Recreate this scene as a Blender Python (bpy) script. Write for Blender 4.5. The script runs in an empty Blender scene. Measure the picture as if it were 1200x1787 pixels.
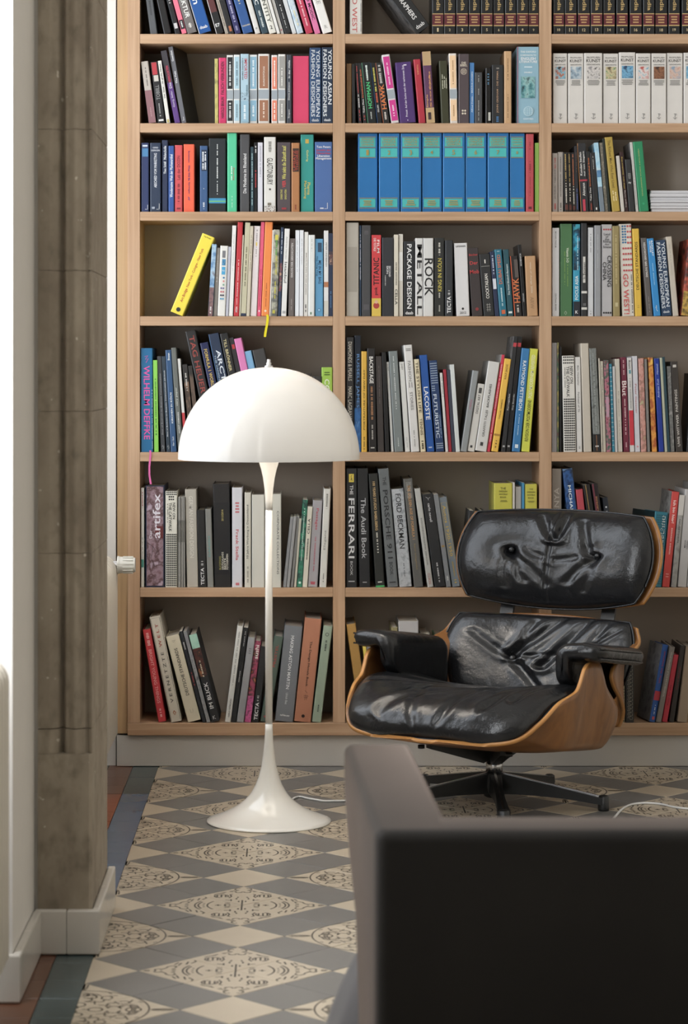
import bpy, bmesh, math, random
from mathutils import Vector, Matrix

# ---------------------------------------------------------------- camera, world, lights, exposure
SC = bpy.context.scene
COL = SC.collection
random.seed(7)
F_PX, W_PX, H_PX = 4150.0, 1200.0, 1787.0      # focal length and frame in photo pixels
VPX, VPY = 512.0, 647.0                        # vanishing point of the depth lines
CAM_Z = 1.267


def px(x, y, d):
    """world point seen at photo pixel (x, y) at depth d"""
    return Vector(((x - VPX) * d / F_PX, d, CAM_Z - (y - VPY) * d / F_PX))


cam_d = bpy.data.cameras.new('camera')
cam = bpy.data.objects.new('camera', cam_d)
COL.objects.link(cam)
cam.location = (0, 0, CAM_Z)
cam.rotation_euler = (math.radians(90), 0, 0)
cam_d.sensor_fit = 'VERTICAL'
cam_d.sensor_height = 36.0
cam_d.sensor_width = 36.0
cam_d.lens = F_PX / H_PX * 36.0
cam_d.shift_x = (W_PX / 2 - VPX) / H_PX
cam_d.shift_y = (VPY - H_PX / 2) / H_PX
cam_d.clip_start = 0.05
cam_d.dof.use_dof = True
cam_d.dof.focus_distance = 7.25
cam_d.dof.aperture_fstop = 6.0
SC.camera = cam

world = bpy.data.worlds.new('world')
SC.world = world
world.use_nodes = True
bg = world.node_tree.nodes['Background']
bg.inputs[0].default_value = (0.72, 0.82, 1.0, 1)
bg.inputs[1].default_value = 1.0


def area_light(name, loc, rot, sx, sy, power, color):
    l = bpy.data.lights.new(name, 'AREA')
    l.shape = 'RECTANGLE'
    l.size, l.size_y = sx, sy
    l.energy = power
    l.color = color
    o = bpy.data.objects.new(name, l)
    o.location = loc
    o.rotation_euler = rot
    COL.objects.link(o)
    return o


R90 = math.pi / 2
# daylight entering through the tall windows of the left wall, plus an added fill
area_light('daylight_window_one', (-1.02, 3.88, 2.58), (0, -R90, 0), 3.35, 1.5, 145, (0.94, 0.97, 1.0))
area_light('daylight_window_two', (-1.02, 6.62, 2.58), (0, -R90, 0), 3.35, 1.75, 48, (0.94, 0.97, 1.0))
area_light('unseen_window_fill', (-1.02, 1.15, 2.58), (0, -R90, 0), 3.35, 1.5, 62, (0.94, 0.97, 1.0))  # unseen window left of the frame, added for frontal light on the shelves

SC.view_settings.view_transform = 'Standard'
SC.view_settings.look = 'None'
SC.view_settings.exposure = 0.36
SC.view_settings.gamma = 1.0
SC.view_settings.use_curve_mapping = False
try:
    SC.cycles.use_denoising = True
    SC.cycles.max_bounces = 8
    SC.cycles.sample_clamp_indirect = 6.0
    SC.cycles.caustics_reflective = False
    SC.cycles.caustics_refractive = False
except Exception:
    pass

# ---------------------------------------------------------------- helpers


def lin(c):
    c = c / 255.0
    return c / 12.92 if c <= 0.04045 else ((c + 0.055) / 1.055) ** 2.4


def hexc(h, gain=None):
    h = h.lstrip('#')
    if len(h) == 3:
        h = ''.join(ch * 2 for ch in h)
    c = [lin(int(h[i:i + 2], 16)) for i in (0, 2, 4)]
    if gain is None:
        return tuple(c) + (1.0,)
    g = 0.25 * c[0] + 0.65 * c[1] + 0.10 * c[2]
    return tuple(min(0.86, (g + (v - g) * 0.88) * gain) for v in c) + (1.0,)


_mats = {}


def nodes_of(m):
    m.use_nodes = True
    nt = m.node_tree
    return nt, nt.nodes, nt.links, nt.nodes['Principled BSDF']


def plain(name, color, rough=0.5, vary=0.06, scale=30.0, bump=0.0, metallic=0.0, spec=None, coat=0.0, sheen=0.0):
    """simple procedural material: colour with a faint noise variation and optional fine relief"""
    if name in _mats:
        return _mats[name]
    m = bpy.data.materials.new(name)
    nt, N, L, P = nodes_of(m)
    P.inputs['Roughness'].default_value = rough
    P.inputs['Metallic'].default_value = metallic
    if spec is not None:
        P.inputs['Specular IOR Level'].default_value = spec
    if coat:
        P.inputs['Coat Weight'].default_value = coat
        P.inputs['Coat Roughness'].default_value = 0.1
    if sheen:
        P.inputs['Sheen Weight'].default_value = sheen
        P.inputs['Sheen Roughness'].default_value = 0.4
    tc = N.new('ShaderNodeTexCoord')
    no = N.new('ShaderNodeTexNoise')
    no.inputs['Scale'].default_value = scale
    no.inputs['Detail'].default_value = 3
    L.new(tc.outputs['Object'], no.inputs['Vector'])
    mx = N.new('ShaderNodeMix')
    mx.data_type = 'RGBA'
    mx.inputs[6].default_value = tuple(c * (1 - vary) for c in color[:3]) + (1,)
    mx.inputs[7].default_value = tuple(min(1, c * (1 + vary)) for c in color[:3]) + (1,)
    L.new(no.outputs['Fac'], mx.inputs[0])
    L.new(mx.outputs[2], P.inputs['Base Color'])
    if bump:
        b = N.new('ShaderNodeBump')
        b.inputs['Strength'].default_value = bump
        b.inputs['Distance'].default_value = 0.002
        L.new(no.outputs['Fac'], b.inputs['Height'])
        L.new(b.outputs['Normal'], P.inputs['Normal'])
    _mats[name] = m
    return m


def grain(name, c1, c2, axis, rough=0.45, scale=6.0, coat=0.0):
    """wood: noise stretched along one axis"""
    if name in _mats:
        return _mats[name]
    m = bpy.data.materials.new(name)
    nt, N, L, P = nodes_of(m)
    P.inputs['Roughness'].default_value = rough
    if coat:
        P.inputs['Coat Weight'].default_value = coat
        P.inputs['Coat Roughness'].default_value = 0.15
    tc = N.new('ShaderNodeTexCoord')
    mp = N.new('ShaderNodeMapping')
    s = [scale * 14] * 3
    s['xyz'.index(axis)] = scale * 0.5
    mp.inputs['Scale'].default_value = s
    L.new(tc.outputs['Object'], mp.inputs['Vector'])
    no = N.new('ShaderNodeTexNoise')
    no.inputs['Scale'].default_value = 1.0
    no.inputs['Detail'].default_value = 5
    no.inputs['Distortion'].default_value = 0.4
    L.new(mp.outputs['Vector'], no.inputs['Vector'])
    no2 = N.new('ShaderNodeTexNoise')
    no2.inputs['Scale'].default_value = 2.2
    L.new(tc.outputs['Object'], no2.inputs['Vector'])
    ad = N.new('ShaderNodeMath')
    ad.operation = 'MULTIPLY_ADD'
    L.new(no2.outputs['Fac'], ad.inputs[0])
    ad.inputs[1].default_value = 0.35
    L.new(no.outputs['Fac'], ad.inputs[2])
    rp = N.new('ShaderNodeValToRGB')
    rp.color_ramp.elements[0].position = 0.45
    rp.color_ramp.elements[0].color = c1
    rp.color_ramp.elements[1].position = 0.85
    rp.color_ramp.elements[1].color = c2
    L.new(ad.outputs[0], rp.inputs[0])
    L.new(rp.outputs[0], P.inputs['Base Color'])
    _mats[name] = m
    return m


def picture(name, cols, scale=40.0, detail=3.0, rough=0.4):
    """printed photograph: colour patches from noise"""
    if name in _mats:
        return _mats[name]
    m = bpy.data.materials.new(name)
    nt, N, L, P = nodes_of(m)
    P.inputs['Roughness'].default_value = rough
    tc = N.new('ShaderNodeTexCoord')
    no = N.new('ShaderNodeTexNoise')
    no.inputs['Scale'].default_value = scale
    no.inputs['Detail'].default_value = detail
    L.new(tc.outputs['Object'], no.inputs['Vector'])
    rp = N.new('ShaderNodeValToRGB')
    el = rp.color_ramp.elements
    n = len(cols)
    while len(el) < n:
        el.new(0.5)
    for i, c in enumerate(cols):
        el[i].position = 0.32 + 0.36 * i / max(1, n - 1)
        el[i].color = c
    L.new(no.outputs['Fac'], rp.inputs[0])
    L.new(rp.outputs[0], P.inputs['Base Color'])
    _mats[name] = m
    return m


def link(o, parent=None):
    COL.objects.link(o)
    if parent is not None:
        o.parent = parent
    return o


def mesh_obj(name, verts, faces, mats=(), parent=None, smooth=False, mat_idx=None):
    me = bpy.data.meshes.new(name)
    me.from_pydata([tuple(v) for v in verts], [], faces)
    for m in (mats if isinstance(mats, (list, tuple)) else [mats]):
        me.materials.append(m)
    if mat_idx:
        me.polygons.foreach_set('material_index', mat_idx)
    if smooth:
        me.polygons.foreach_set('use_smooth', [True] * len(me.polygons))
    me.update()
    return link(bpy.data.objects.new(name, me), parent)


def bm_obj(name, bm, mats, parent=None, smooth=False):
    me = bpy.data.meshes.new(name)
    bm.to_mesh(me)
    bm.free()
    for m in (mats if isinstance(mats, (list, tuple)) else [mats]):
        me.materials.append(m)
    if smooth:
        me.polygons.foreach_set('use_smooth', [True] * len(me.polygons))
    return link(bpy.data.objects.new(name, me), parent)


def box(name, lo, hi, mat, parent=None, bevel=0.0, seg=2, smooth=False):
    bm = bmesh.new()
    bmesh.ops.create_cube(bm, size=1.0)
    for v in bm.verts:
        v.co = Vector([(lo[i] + hi[i]) / 2 + v.co[i] * (hi[i] - lo[i]) for i in range(3)])
    if bevel:
        bmesh.ops.bevel(bm, geom=list(bm.edges), offset=bevel, segments=seg, profile=0.5, affect='EDGES')
    return bm_obj(name, bm, mat, parent, smooth)


def prism(name, outline, z0, z1, mat, parent=None, bevel=0.0, smooth=False):
    """outline in plan (x, y), counter-clockwise, extruded from z0 to z1"""
    bm = bmesh.new()
    lo = [bm.verts.new((x, y, z0)) for x, y in outline]
    hi = [bm.verts.new((x, y, z1)) for x, y in outline]
    n = len(outline)
    bm.faces.new(list(reversed(lo)))
    bm.faces.new(hi)
    for i in range(n):
        bm.faces.new((lo[i], lo[(i + 1) % n], hi[(i + 1) % n], hi[i]))
    if bevel:
        es = [e for e in bm.edges if abs(e.verts[0].co.z - e.verts[1].co.z) < 1e-6]
        bmesh.ops.bevel(bm, geom=es, offset=bevel, segments=2, profile=0.5, affect='EDGES')
    return bm_obj(name, bm, mat, parent, smooth)


def lathe(name, prof, mat, parent=None, n=64, center=(0, 0, 0), smooth=True, cap=True):
    """profile: list of (r, z)"""
    verts, faces = [], []
    for r, z in prof:
        for k in range(n):
            a = 2 * math.pi * k / n
            verts.append((center[0] + r * math.cos(a), center[1] + r * math.sin(a), center[2] + z))
    for i in range(len(prof) - 1):
        for k in range(n):
            k2 = (k + 1) % n
            faces.append((i * n + k, i * n + k2, (i + 1) * n + k2, (i + 1) * n + k))
    if cap:
        faces.append(tuple(reversed(range(n))))
        faces.append(tuple((len(prof) - 1) * n + k for k in range(n)))
    return mesh_obj(name, verts, faces, mat, parent, smooth)


def tube(name, pts, r, mat, parent=None, n=8, smooth=True):
    verts, faces = [], []
    m = len(pts)
    pts = [Vector(p) for p in pts]
    for i, p in enumerate(pts):
        t = (pts[min(i + 1, m - 1)] - pts[max(i - 1, 0)]).normalized()
        ref = Vector((0, 0, 1)) if abs(t.z) < 0.9 else Vector((1, 0, 0))
        a = t.cross(ref).normalized()
        b = a.cross(t)
        rr = r[i] if isinstance(r, (list, tuple)) else r
        for k in range(n):
            an = 2 * math.pi * k / n
            verts.append(p + a * (rr * math.cos(an)) + b * (rr * math.sin(an)))
    for i in range(m - 1):
        for k in range(n):
            k2 = (k + 1) % n
            faces.append((i * n + k, i * n + k2, (i + 1) * n + k2, (i + 1) * n + k))
    faces.append(tuple(range(n)))
    faces.append(tuple(reversed([(m - 1) * n + k for k in range(n)])))
    return mesh_obj(name, verts, faces, mat, parent, smooth)


def empty(name, loc=(0, 0, 0), rz=0.0):
    o = bpy.data.objects.new(name, None)
    o.empty_display_size = 0.05
    o.location = loc
    o.rotation_euler = (0, 0, rz)
    COL.objects.link(o)
    return o


def tag(o, label, cat, group=None):
    o['label'] = label
    o['category'] = cat
    if group:
        o['group'] = group
    return o


def struct(o, kind='structure'):
    o['kind'] = kind
    return o


def smoothstep(a, b, x):
    t = max(0.0, min(1.0, (x - a) / (b - a)))
    return t * t * (3 - 2 * t)


def interp(table, x):
    """smooth piecewise interpolation (Catmull-like via cosine) of a sorted table"""
    if x <= table[0][0]:
        return table[0][1]
    for (x0, y0), (x1, y1) in zip(table, table[1:]):
        if x <= x1:
            return y0 + (y1 - y0) * (x - x0) / (x1 - x0)
    return table[-1][1]


def spline(table, x):
    """Catmull-Rom through a table"""
    xs = [t[0] for t in table]
    if x <= xs[0]:
        return table[0][1]
    if x >= xs[-1]:
        return table[-1][1]
    i = max(k for k in range(len(xs) - 1) if xs[k] <= x)
    x0, y0 = table[i]
    x1, y1 = table[i + 1]
    h = x1 - x0
    m0 = (y1 - table[i - 1][1]) / (x1 - xs[i - 1]) if i > 0 else (y1 - y0) / h
    m1 = (table[i + 2][1] - y0) / (xs[i + 2] - x0) if i + 2 < len(xs) else (y1 - y0) / h
    t = (x - x0) / h
    return ((2 * t**3 - 3 * t**2 + 1) * y0 + (t**3 - 2 * t**2 + t) * h * m0 +
            (-2 * t**3 + 3 * t**2) * y1 + (t**3 - t**2) * h * m1)
# ---------------------------------------------------------------- the room
M_WALL = plain('white_wall_paint', hexc('dad6d0'), 0.7, 0.03, 25, 0.15)
M_REAR = plain('pale_wall_paint', hexc('d8d2c8'), 0.8, 0.03, 8)  # pale tone of the unseen walls, raised for more bounce light
M_CEIL = plain('ceiling_paint', hexc('e2ded7'), 0.8, 0.03, 8)
D_BOOK = 7.60          # bookcase front plane
D_BACK = 7.88          # wall behind it
X_BAY = -0.566         # left end of the bookcase
X_PANEL = -0.564       # room face of the wall between the niches
X_WIN = -1.05
CEIL = 4.70


def stone_material():
    m = bpy.data.materials.new('weathered_stone')
    nt, N, L, P = nodes_of(m)
    P.inputs['Roughness'].default_value = 0.8
    tc = N.new('ShaderNodeTexCoord')
    mp = N.new('ShaderNodeMapping')
    mp.inputs['Scale'].default_value = (6, 6, 4)
    L.new(tc.outputs['Object'], mp.inputs['Vector'])
    n1 = N.new('ShaderNodeTexNoise')
    n1.inputs['Scale'].default_value = 1.6
    n1.inputs['Detail'].default_value = 8
    n1.inputs['Roughness'].default_value = 0.6
    L.new(mp.outputs['Vector'], n1.inputs['Vector'])
    rp = N.new('ShaderNodeValToRGB')
    e = rp.color_ramp.elements
    e[0].position, e[0].color = 0.3, hexc('85796a')
    e[1].position, e[1].color = 0.72, hexc('a59a89')
    L.new(n1.outputs['Fac'], rp.inputs[0])
    n2 = N.new('ShaderNodeTexNoise')     # pale chips
    n2.inputs['Scale'].default_value = 46
    n2.inputs['Detail'].default_value = 2
    L.new(tc.outputs['Object'], n2.inputs['Vector'])
    r2 = N.new('ShaderNodeValToRGB')
    r2.color_ramp.elements[0].position = 0.715
    r2.color_ramp.elements[1].position = 0.74
    L.new(n2.outputs['Fac'], r2.inputs[0])
    n3 = N.new('ShaderNodeTexNoise')     # dark damp stains
    n3.inputs['Scale'].default_value = 5.5
    n3.inputs['Detail'].default_value = 4
    L.new(mp.outputs['Vector'], n3.inputs['Vector'])
    r3 = N.new('ShaderNodeValToRGB')
    r3.color_ramp.elements[0].position = 0.5
    r3.color_ramp.elements[1].position = 0.75
    L.new(n3.outputs['Fac'], r3.inputs[0])
    m1 = N.new('ShaderNodeMix')
    m1.data_type = 'RGBA'
    m1.inputs[7].default_value = hexc('5d5546')
    sc = N.new('ShaderNodeMath')
    sc.operation = 'MULTIPLY'
    sc.inputs[1].default_value = 0.55
    L.new(r3.outputs[0], sc.inputs[0])
    L.new(sc.outputs[0], m1.inputs[0])
    L.new(rp.outputs[0], m1.inputs[6])
    m2 = N.new('ShaderNodeMix')
    m2.data_type = 'RGBA'
    m2.inputs[7].default_value = hexc('c8bfb0')
    L.new(r2.outputs[0], m2.inputs[0])
    L.new(m1.outputs[2], m2.inputs[6])
    L.new(m2.outputs[2], P.inputs['Base Color'])
    b = N.new('ShaderNodeBump')
    b.inputs['Strength'].default_value = 0.35
    b.inputs['Distance'].default_value = 0.004
    L.new(n1.outputs['Fac'], b.inputs['Height'])
    L.new(b.outputs['Normal'], P.inputs['Normal'])
    return m


M_STONE = stone_material()

# walls: window wall with niches; the block between the niches carries the stone pier
struct(box('ceiling', (-1.4, -2.6, CEIL), (4.2, 8.0, CEIL + 0.1), M_CEIL))
struct(box('wall_back', (-1.4, D_BACK, -0.05), (4.2, 8.0, CEIL), M_WALL))
struct(box('wall_right', (4.1, -2.5, -0.05), (4.2, D_BACK, CEIL), M_REAR))
struct(box('wall_rear', (-1.4, -2.6, -0.05), (4.2, -2.5, CEIL), M_REAR))


def wall_block(name, outline):
    o = prism(name, outline, 0, CEIL, M_WALL)
    return struct(o)


# block between window one and window two (its near end faces the camera, its room face recedes)
wall_block('wall_left', [(X_WIN - 0.2, 4.775), (X_PANEL, 4.775), (X_PANEL, 5.18), (X_PANEL + 0.012, 5.18),
                         (X_PANEL + 0.012, 5.60), (X_WIN - 0.2, 5.60)])
wall_block('wall_left_rear', [(X_WIN - 0.2, -2.5), (X_PANEL, -2.5), (X_PANEL, 0.3), (X_WIN - 0.2, 0.3)])
wall_block('wall_left_near', [(X_WIN - 0.2, 2.0), (X_PANEL, 2.0), (X_PANEL, 3.0), (X_WIN - 0.2, 3.0)])
wall_block('wall_left_far', [(X_WIN - 0.2, 7.635), (X_BAY - 0.004, 7.635), (X_BAY - 0.004, D_BACK), (X_WIN - 0.2, D_BACK)])

M_FRAME = plain('window_frame_paint', hexc('e4e4e2'), 0.4, 0.02)
M_GLASS = bpy.data.materials.new('window_glass')
_nt, _N, _L, _P = nodes_of(M_GLASS)
_P.inputs['Roughness'].default_value = 0.02
_P.inputs['Transmission Weight'].default_value = 1.0
_P.inputs['Base Color'].default_value = (0.95, 0.98, 1, 1)


def window(n, y0, y1):
    """window wall with parapet and lintel, frame bars and panes"""
    struct(box('wall_window_%d' % n, (X_WIN - 0.2, y0, 0), (X_WIN - 0.06, y1, 0.86), M_WALL))
    struct(box('wall_lintel_%d' % n, (X_WIN - 0.2, y0, 4.30), (X_WIN - 0.06, y1, CEIL), M_WALL))
    w = struct(empty('window_%d' % n, (X_WIN - 0.1, (y0 + y1) / 2, 0.86)))
    hw = (y1 - y0) / 2
    box('window_sill', (-0.02, -hw, 0.0), (0.20, hw, 0.03), M_FRAME, w, 0.004)
    ys = [-hw, -0.035, hw - 0.07]
    for yy in ys:
        box('window_frame', (-0.03, yy, 0.03), (0.03, yy + 0.07, 3.44), M_FRAME, w, 0.004)
    for zz in (0.03, 1.15, 2.27, 3.37):
        box('window_frame', (-0.03, -hw + 0.07, zz), (0.03, hw - 0.07, zz + 0.07), M_FRAME, w, 0.004)
    for za, zb in ((0.10, 1.15), (1.22, 2.27), (2.34, 3.37)):
        for ya, yb in ((-hw + 0.07, -0.035), (0.035, hw - 0.07)):
            box('window_pane', (-0.006, ya, za), (0.0, yb, zb), M_GLASS, w)


window(1, 3.0, 4.775)
window(2, 5.60, 7.635)
window(3, 0.3, 2.0)  # unseen opening, made up to go with the added fill light

# stone pier: dressed blocks stacked on a plain base block, two rolls with a hollow between them
PY0, PY1 = 5.17, 5.60
PXA, PXB = -0.556, -0.4385


def pier_outline(plain_base):
    pts = []
    n = 40
    for i in range(n + 1):
        u = i / n
        x = PXA + (PXB - 0.006 - PXA) * u
        if plain_base:
            dy = 0.0
        else:
            # depth of the moulding behind the front plane
            a = 0.020 * math.exp(-((u - 0.47) / 0.045) ** 2)          # hollow between the rolls
            b = 0.010 * (1 - math.cos(2 * math.pi * max(0.5, min(1, (u - 0.02) / 0.40)))) * -0.5
            c = 0.012 * (1 - math.cos(2 * math.pi * max(0, min(1, (u - 0.56) / 0.36)))) * -0.5
            dy = a + b + c + 0.0115 + 0.008 * math.exp(-((u - 0.965) / 0.018) ** 2)
        pts.append((x, PY0 + dy))
    pts.append((PXB, PY0 + 0.006))
    pts.append((PXB, PY1))
    pts.append((PXA, PY1))
    return pts


pier = empty('pier', (0, 0, 0))
struct(pier)
tops = [647 + 0, ]
joint_px = [1272, 966, 718, 472, 225, -22, -270, -520, -770, -1020, -1270, -1520, -1770, -2020]
zs = [CAM_Z - (y - VPY) * PY0 / F_PX for y in joint_px]
prism('stone_block', pier_outline(True), 0.0, zs[0] - 0.055, M_STONE, pier, 0.0015)
prism('stone_block', pier_outline(False), zs[0] - 0.0545, zs[0] - 0.0015, M_STONE, pier, 0.001)
for a, b in zip(zs, zs[1:]):
    if a > CEIL - 0.05:
        break
    prism('stone_block', pier_outline(False), a + 0.0004, min(b, CEIL - 0.002) - 0.0004, M_STONE, pier, 0.0012)
prism('mortar_core', [(PXA + 0.004, PY0 + 0.036), (PXB - 0.006, PY0 + 0.036), (PXB - 0.006, PY1 - 0.004), (PXA + 0.004, PY1 - 0.004)],
      0.0, CEIL - 0.01, plain('mortar', hexc('57503f'), 0.9), pier)

# glazed white skirting tiles around wall block and pier
M_SKIRT = plain('glazed_skirting', hexc('cfcac2'), 0.18, 0.03, 12)
SK = 0.098


def skirting(name, pts, cuts):
    """pts: plan polyline of the wall line; tiles stand 16 mm proud to the right of the walk"""
    s = struct(empty(name))
    t = 0.017
    for (a, b) in zip(pts, pts[1:]):
        a, b = Vector(a), Vector(b)
        L_ = (b - a).length
        d = (b - a) / L_
        nrm = Vector((d.y, -d.x))
        k = max(1, round(L_ / cuts))
        for i in range(k):
            s0 = L_ * i / k + (0.0006 if i else -0.0)
            s1 = L_ * (i + 1) / k - (0.0006 if i < k - 1 else -0.0)
            ea = t if i == 0 else 0
            eb = t if i == k - 1 else 0
            p = [a + d * (s0 - ea * 0), a + d * (s1 + 0 * eb)]
            q = [p[0] + nrm * t, p[1] + nrm * t]
            out = [(p[0].x, p[0].y), (p[1].x, p[1].y), (q[1].x, q[1].y), (q[0].x, q[0].y)]
            ar = sum(out[j][0] * out[(j + 1) % 4][1] - out[(j + 1) % 4][0] * out[j][1] for j in range(4))
            if ar < 0:
                out.reverse()
            prism('skirting_tile', out, 0.001, SK, M_SKIRT, s, 0.004, False)
    return s


G = 0.0006
skirting('baseboard_left', [(X_PANEL - 0.45, 4.774 - G), (X_PANEL + 0.017, 4.774 - G)], 0.15)
skirting('baseboard_panel', [(X_PANEL + G, 4.776), (X_PANEL + G, 5.152)], 0.19)
skirting('baseboard_pier', [(PXA - 0.006, PY0 - 0.001), (PXB + 0.0175, PY0 - 0.001)], 0.07)
skirting('baseboard_reveal', [(PXB + 0.001, PY0), (PXB + 0.001, PY1 + 0.015)], 0.22)
# ---------------------------------------------------------------- tiled floor
def tile_mat(name, c, vary=0.10, rough=0.38):
    m = plain(name, hexc(c), rough, vary, 9.0)
    return m


M_CREAM = tile_mat('cream_tile', 'b8ab97', 0.10)
M_GREY = tile_mat('grey_tile', '6e6c69', 0.10)
M_INK = plain('tile_ornament', hexc('453e35'), 0.45, 0.15, 60)
M_TEAL = tile_mat('teal_tile', '3f4b4c', 0.1, 0.25)
M_RED = tile_mat('red_tile', '62402f', 0.12, 0.3)
M_BLUE = tile_mat('blue_tile', '566880', 0.1, 0.25)
M_ORANGE = tile_mat('orange_tile', '8a4a30', 0.12, 0.3)
M_GROUT = plain('grout', hexc('4c463f'), 0.9, 0.1, 40)
DG = 0.2049                     # tile diagonal
OX, OY = -0.1225, 6.047         # near corner of a patterned block on the middle line
X_B = OX - 1.51 * DG            # edge of the field against the border
TT = 0.008

floor = struct(box('floor', (-1.4, -2.6, -0.06), (4.2, 8.0, -TT), M_GROUT))


def ribbon(V, Fc, pts, w, z):
    pts = [Vector((p[0], p[1])) for p in pts]
    n = len(pts)
    base = len(V)
    for i, p in enumerate(pts):
        t = (pts[min(i + 1, n - 1)] - pts[max(i - 1, 0)])
        t = t.normalized() if t.length else Vector((1, 0))
        q = Vector((-t.y, t.x)) * (w / 2)
        V.append((p.x + q.x, p.y + q.y, z))
        V.append((p.x - q.x, p.y - q.y, z))
    for i in range(n - 1):
        a = base + 2 * i
        Fc.append((a, a + 1, a + 3, a + 2))


def arc(cx, cy, r, a0, a1, n=8):
    return [(cx + r * math.cos(math.radians(a0 + (a1 - a0) * i / n)), cy + r * math.sin(math.radians(a0 + (a1 - a0) * i / n))) for i in range(n + 1)]


def mirror(lines):
    return lines + [[(x, -y) for x, y in l] for l in lines]


# ornament of one quarter tile, h along the diagonal from the block centre (unit = tile diagonal), t across
ORN = {
    'scroll': mirror([
        [(0.945, 0.0), (0.90, 0.028)], [(0.90, 0.028), (0.885, 0.01)],
        arc(0.80, 0.035, 0.035, -60, 200), [(0.765, 0.045), (0.72, 0.10), (0.70, 0.17)],
        arc(0.655, 0.15, 0.04, 20, 240), [(0.60, 0.20), (0.57, 0.31)], [(0.64, 0.24), (0.60, 0.33)],
        [(0.66, 0.03), (0.615, 0.03)], [(0.66, 0.075), (0.62, 0.075)],
        arc(0.20, 0.0, 0.345, 0, 37, 8), arc(0.20, 0.0, 0.305, 0, 32, 8),
        arc(0.10, 0.0, 0.30, 0, 40, 8), [(0.455, 0.03), (0.43, 0.03)], [(0.45, 0.09), (0.425, 0.085)],
        [(0.31, 0.0), (0.24, 0.0)], [(0.275, 0.0), (0.275, 0.03)], arc(0.17, 0.03, 0.03, -60, 190),
        [(0.20, 0.12), (0.14, 0.11)], [(0.47, 0.29), (0.42, 0.37), (0.44, 0.42)], [(0.52, 0.25), (0.50, 0.36)],
    ]),
    'curl': mirror([
        arc(0.84, 0.05, 0.05, -20, 180), [(0.79, 0.05), (0.76, 0.10), (0.72, 0.16), (0.70, 0.12)],
        arc(0.70, 0.05, 0.04, 60, 280), [(0.64, 0.22), (0.60, 0.30), (0.56, 0.34)], [(0.68, 0.20), (0.63, 0.25)],
        arc(0.47, 0.25, 0.085, -120, 170), [(0.53, 0.20), (0.42, 0.20)], [(0.54, 0.25), (0.41, 0.25)], [(0.52, 0.30), (0.42, 0.30)],
        [(0.38, 0.16), (0.46, 0.13), (0.55, 0.15), (0.58, 0.12)], [(0.36, 0.07), (0.30, 0.07)], [(0.30, 0.13), (0.22, 0.13)],
        [(0.22, 0.04), (0.16, 0.04)], [(0.43, 0.05), (0.38, 0.06)], [(0.27, 0.20), (0.25, 0.14)],
    ]) + [[(0.0, 0.0), (0.26, 0.0)]],
    'round': mirror([
        arc(0, 0, 0.70, 0, 44.0, 12), [(0.72, 0.012), (0.80, 0.03), (0.93, 0.035)], [(0.74, 0.0), (0.96, 0.0)],
        arc(0.55, 0.0, 0.075, 0, 180), arc(0.55, 0.035, 0.022, 0, 360, 10), [(0.60, 0.06), (0.57, 0.15), (0.50, 0.20)],
        [(0.57, 0.10), (0.50, 0.16)], arc(0.46, 0.10, 0.06, -60, 200), [(0.43, 0.03), (0.40, 0.09), (0.45, 0.12)],
        arc(0.36, 0.06, 0.06, 0, 190), arc(0.44, 0.26, 0.055, -120, 150), [(0.50, 0.28), (0.52, 0.36)], [(0.40, 0.20), (0.34, 0.30)],
        arc(0.18, 0.0, 0.07, 0, 180), [(0.11, 0.0), (0.05, 0.0)], [(0.30, 0.05), (0.27, 0.15), (0.20, 0.16)],
        arc(0.33, 0.19, 0.05, 60, 260), [(0.62, 0.26), (0.58, 0.30)],
    ]),
}


def quarter_mesh(kind):
    """square tile whose corner touches the block centre (local origin), diagonal along +x"""
    g = 0.0009 * 1.414
    pts = [(g, 0), (0.5 * DG, -0.5 * DG + g), (DG - g, 0), (0.5 * DG, 0.5 * DG - g)]
    b = 0.0008
    inn = [(pts[0][0] + b * 1.4, 0), (pts[1][0], pts[1][1] + b * 1.4), (pts[2][0] - b * 1.4, 0), (pts[3][0], pts[3][1] - b * 1.4)]
    V = [(x, y, -TT) for x, y in pts] + [(x, y, -0.0008) for x, y in pts] + [(x, y, 0) for x, y in inn]
    Fc = [(8, 9, 10, 11)]
    for i in range(4):
        j = (i + 1) % 4
        Fc.append((i, j, 4 + j, 4 + i))
        Fc.append((4 + i, 4 + j, 8 + j, 8 + i))
    n0 = len(Fc)
    me = bpy.data.meshes.new(kind + '_tile')
    if kind in ORN:
        for l in ORN[kind]:
            ribbon(V, Fc, [(x * DG, y * DG) for x, y in l], 0.0042 if kind != 'round' else 0.0038, 0.00025)
        mi = [0] * n0 + [1] * (len(Fc) - n0)
        me.from_pydata(V, [], Fc)
        me.materials.append(M_CREAM)
        me.materials.append(M_INK)
        me.polygons.foreach_set('material_index', mi)
    else:
        me.from_pydata(V, [], Fc)
        me.materials.append(M_CREAM if kind == 'cream' else M_GREY)
    me.update()
    return me


QM = {k: quarter_mesh(k) for k in ('scroll', 'curl', 'round', 'cream', 'grey')}
rest_v, rest_f, rest_m = [], [], []


def tile_seen(x, y):
    if not (4.4 < y < 7.74):
        return False
    p = VPX + x * F_PX / y
    q = VPY + CAM_Z * F_PX / y
    if p < -40 or p > 1260 or q > 1840:
        return False
    return not (p > 690 and q > 1470)


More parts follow.
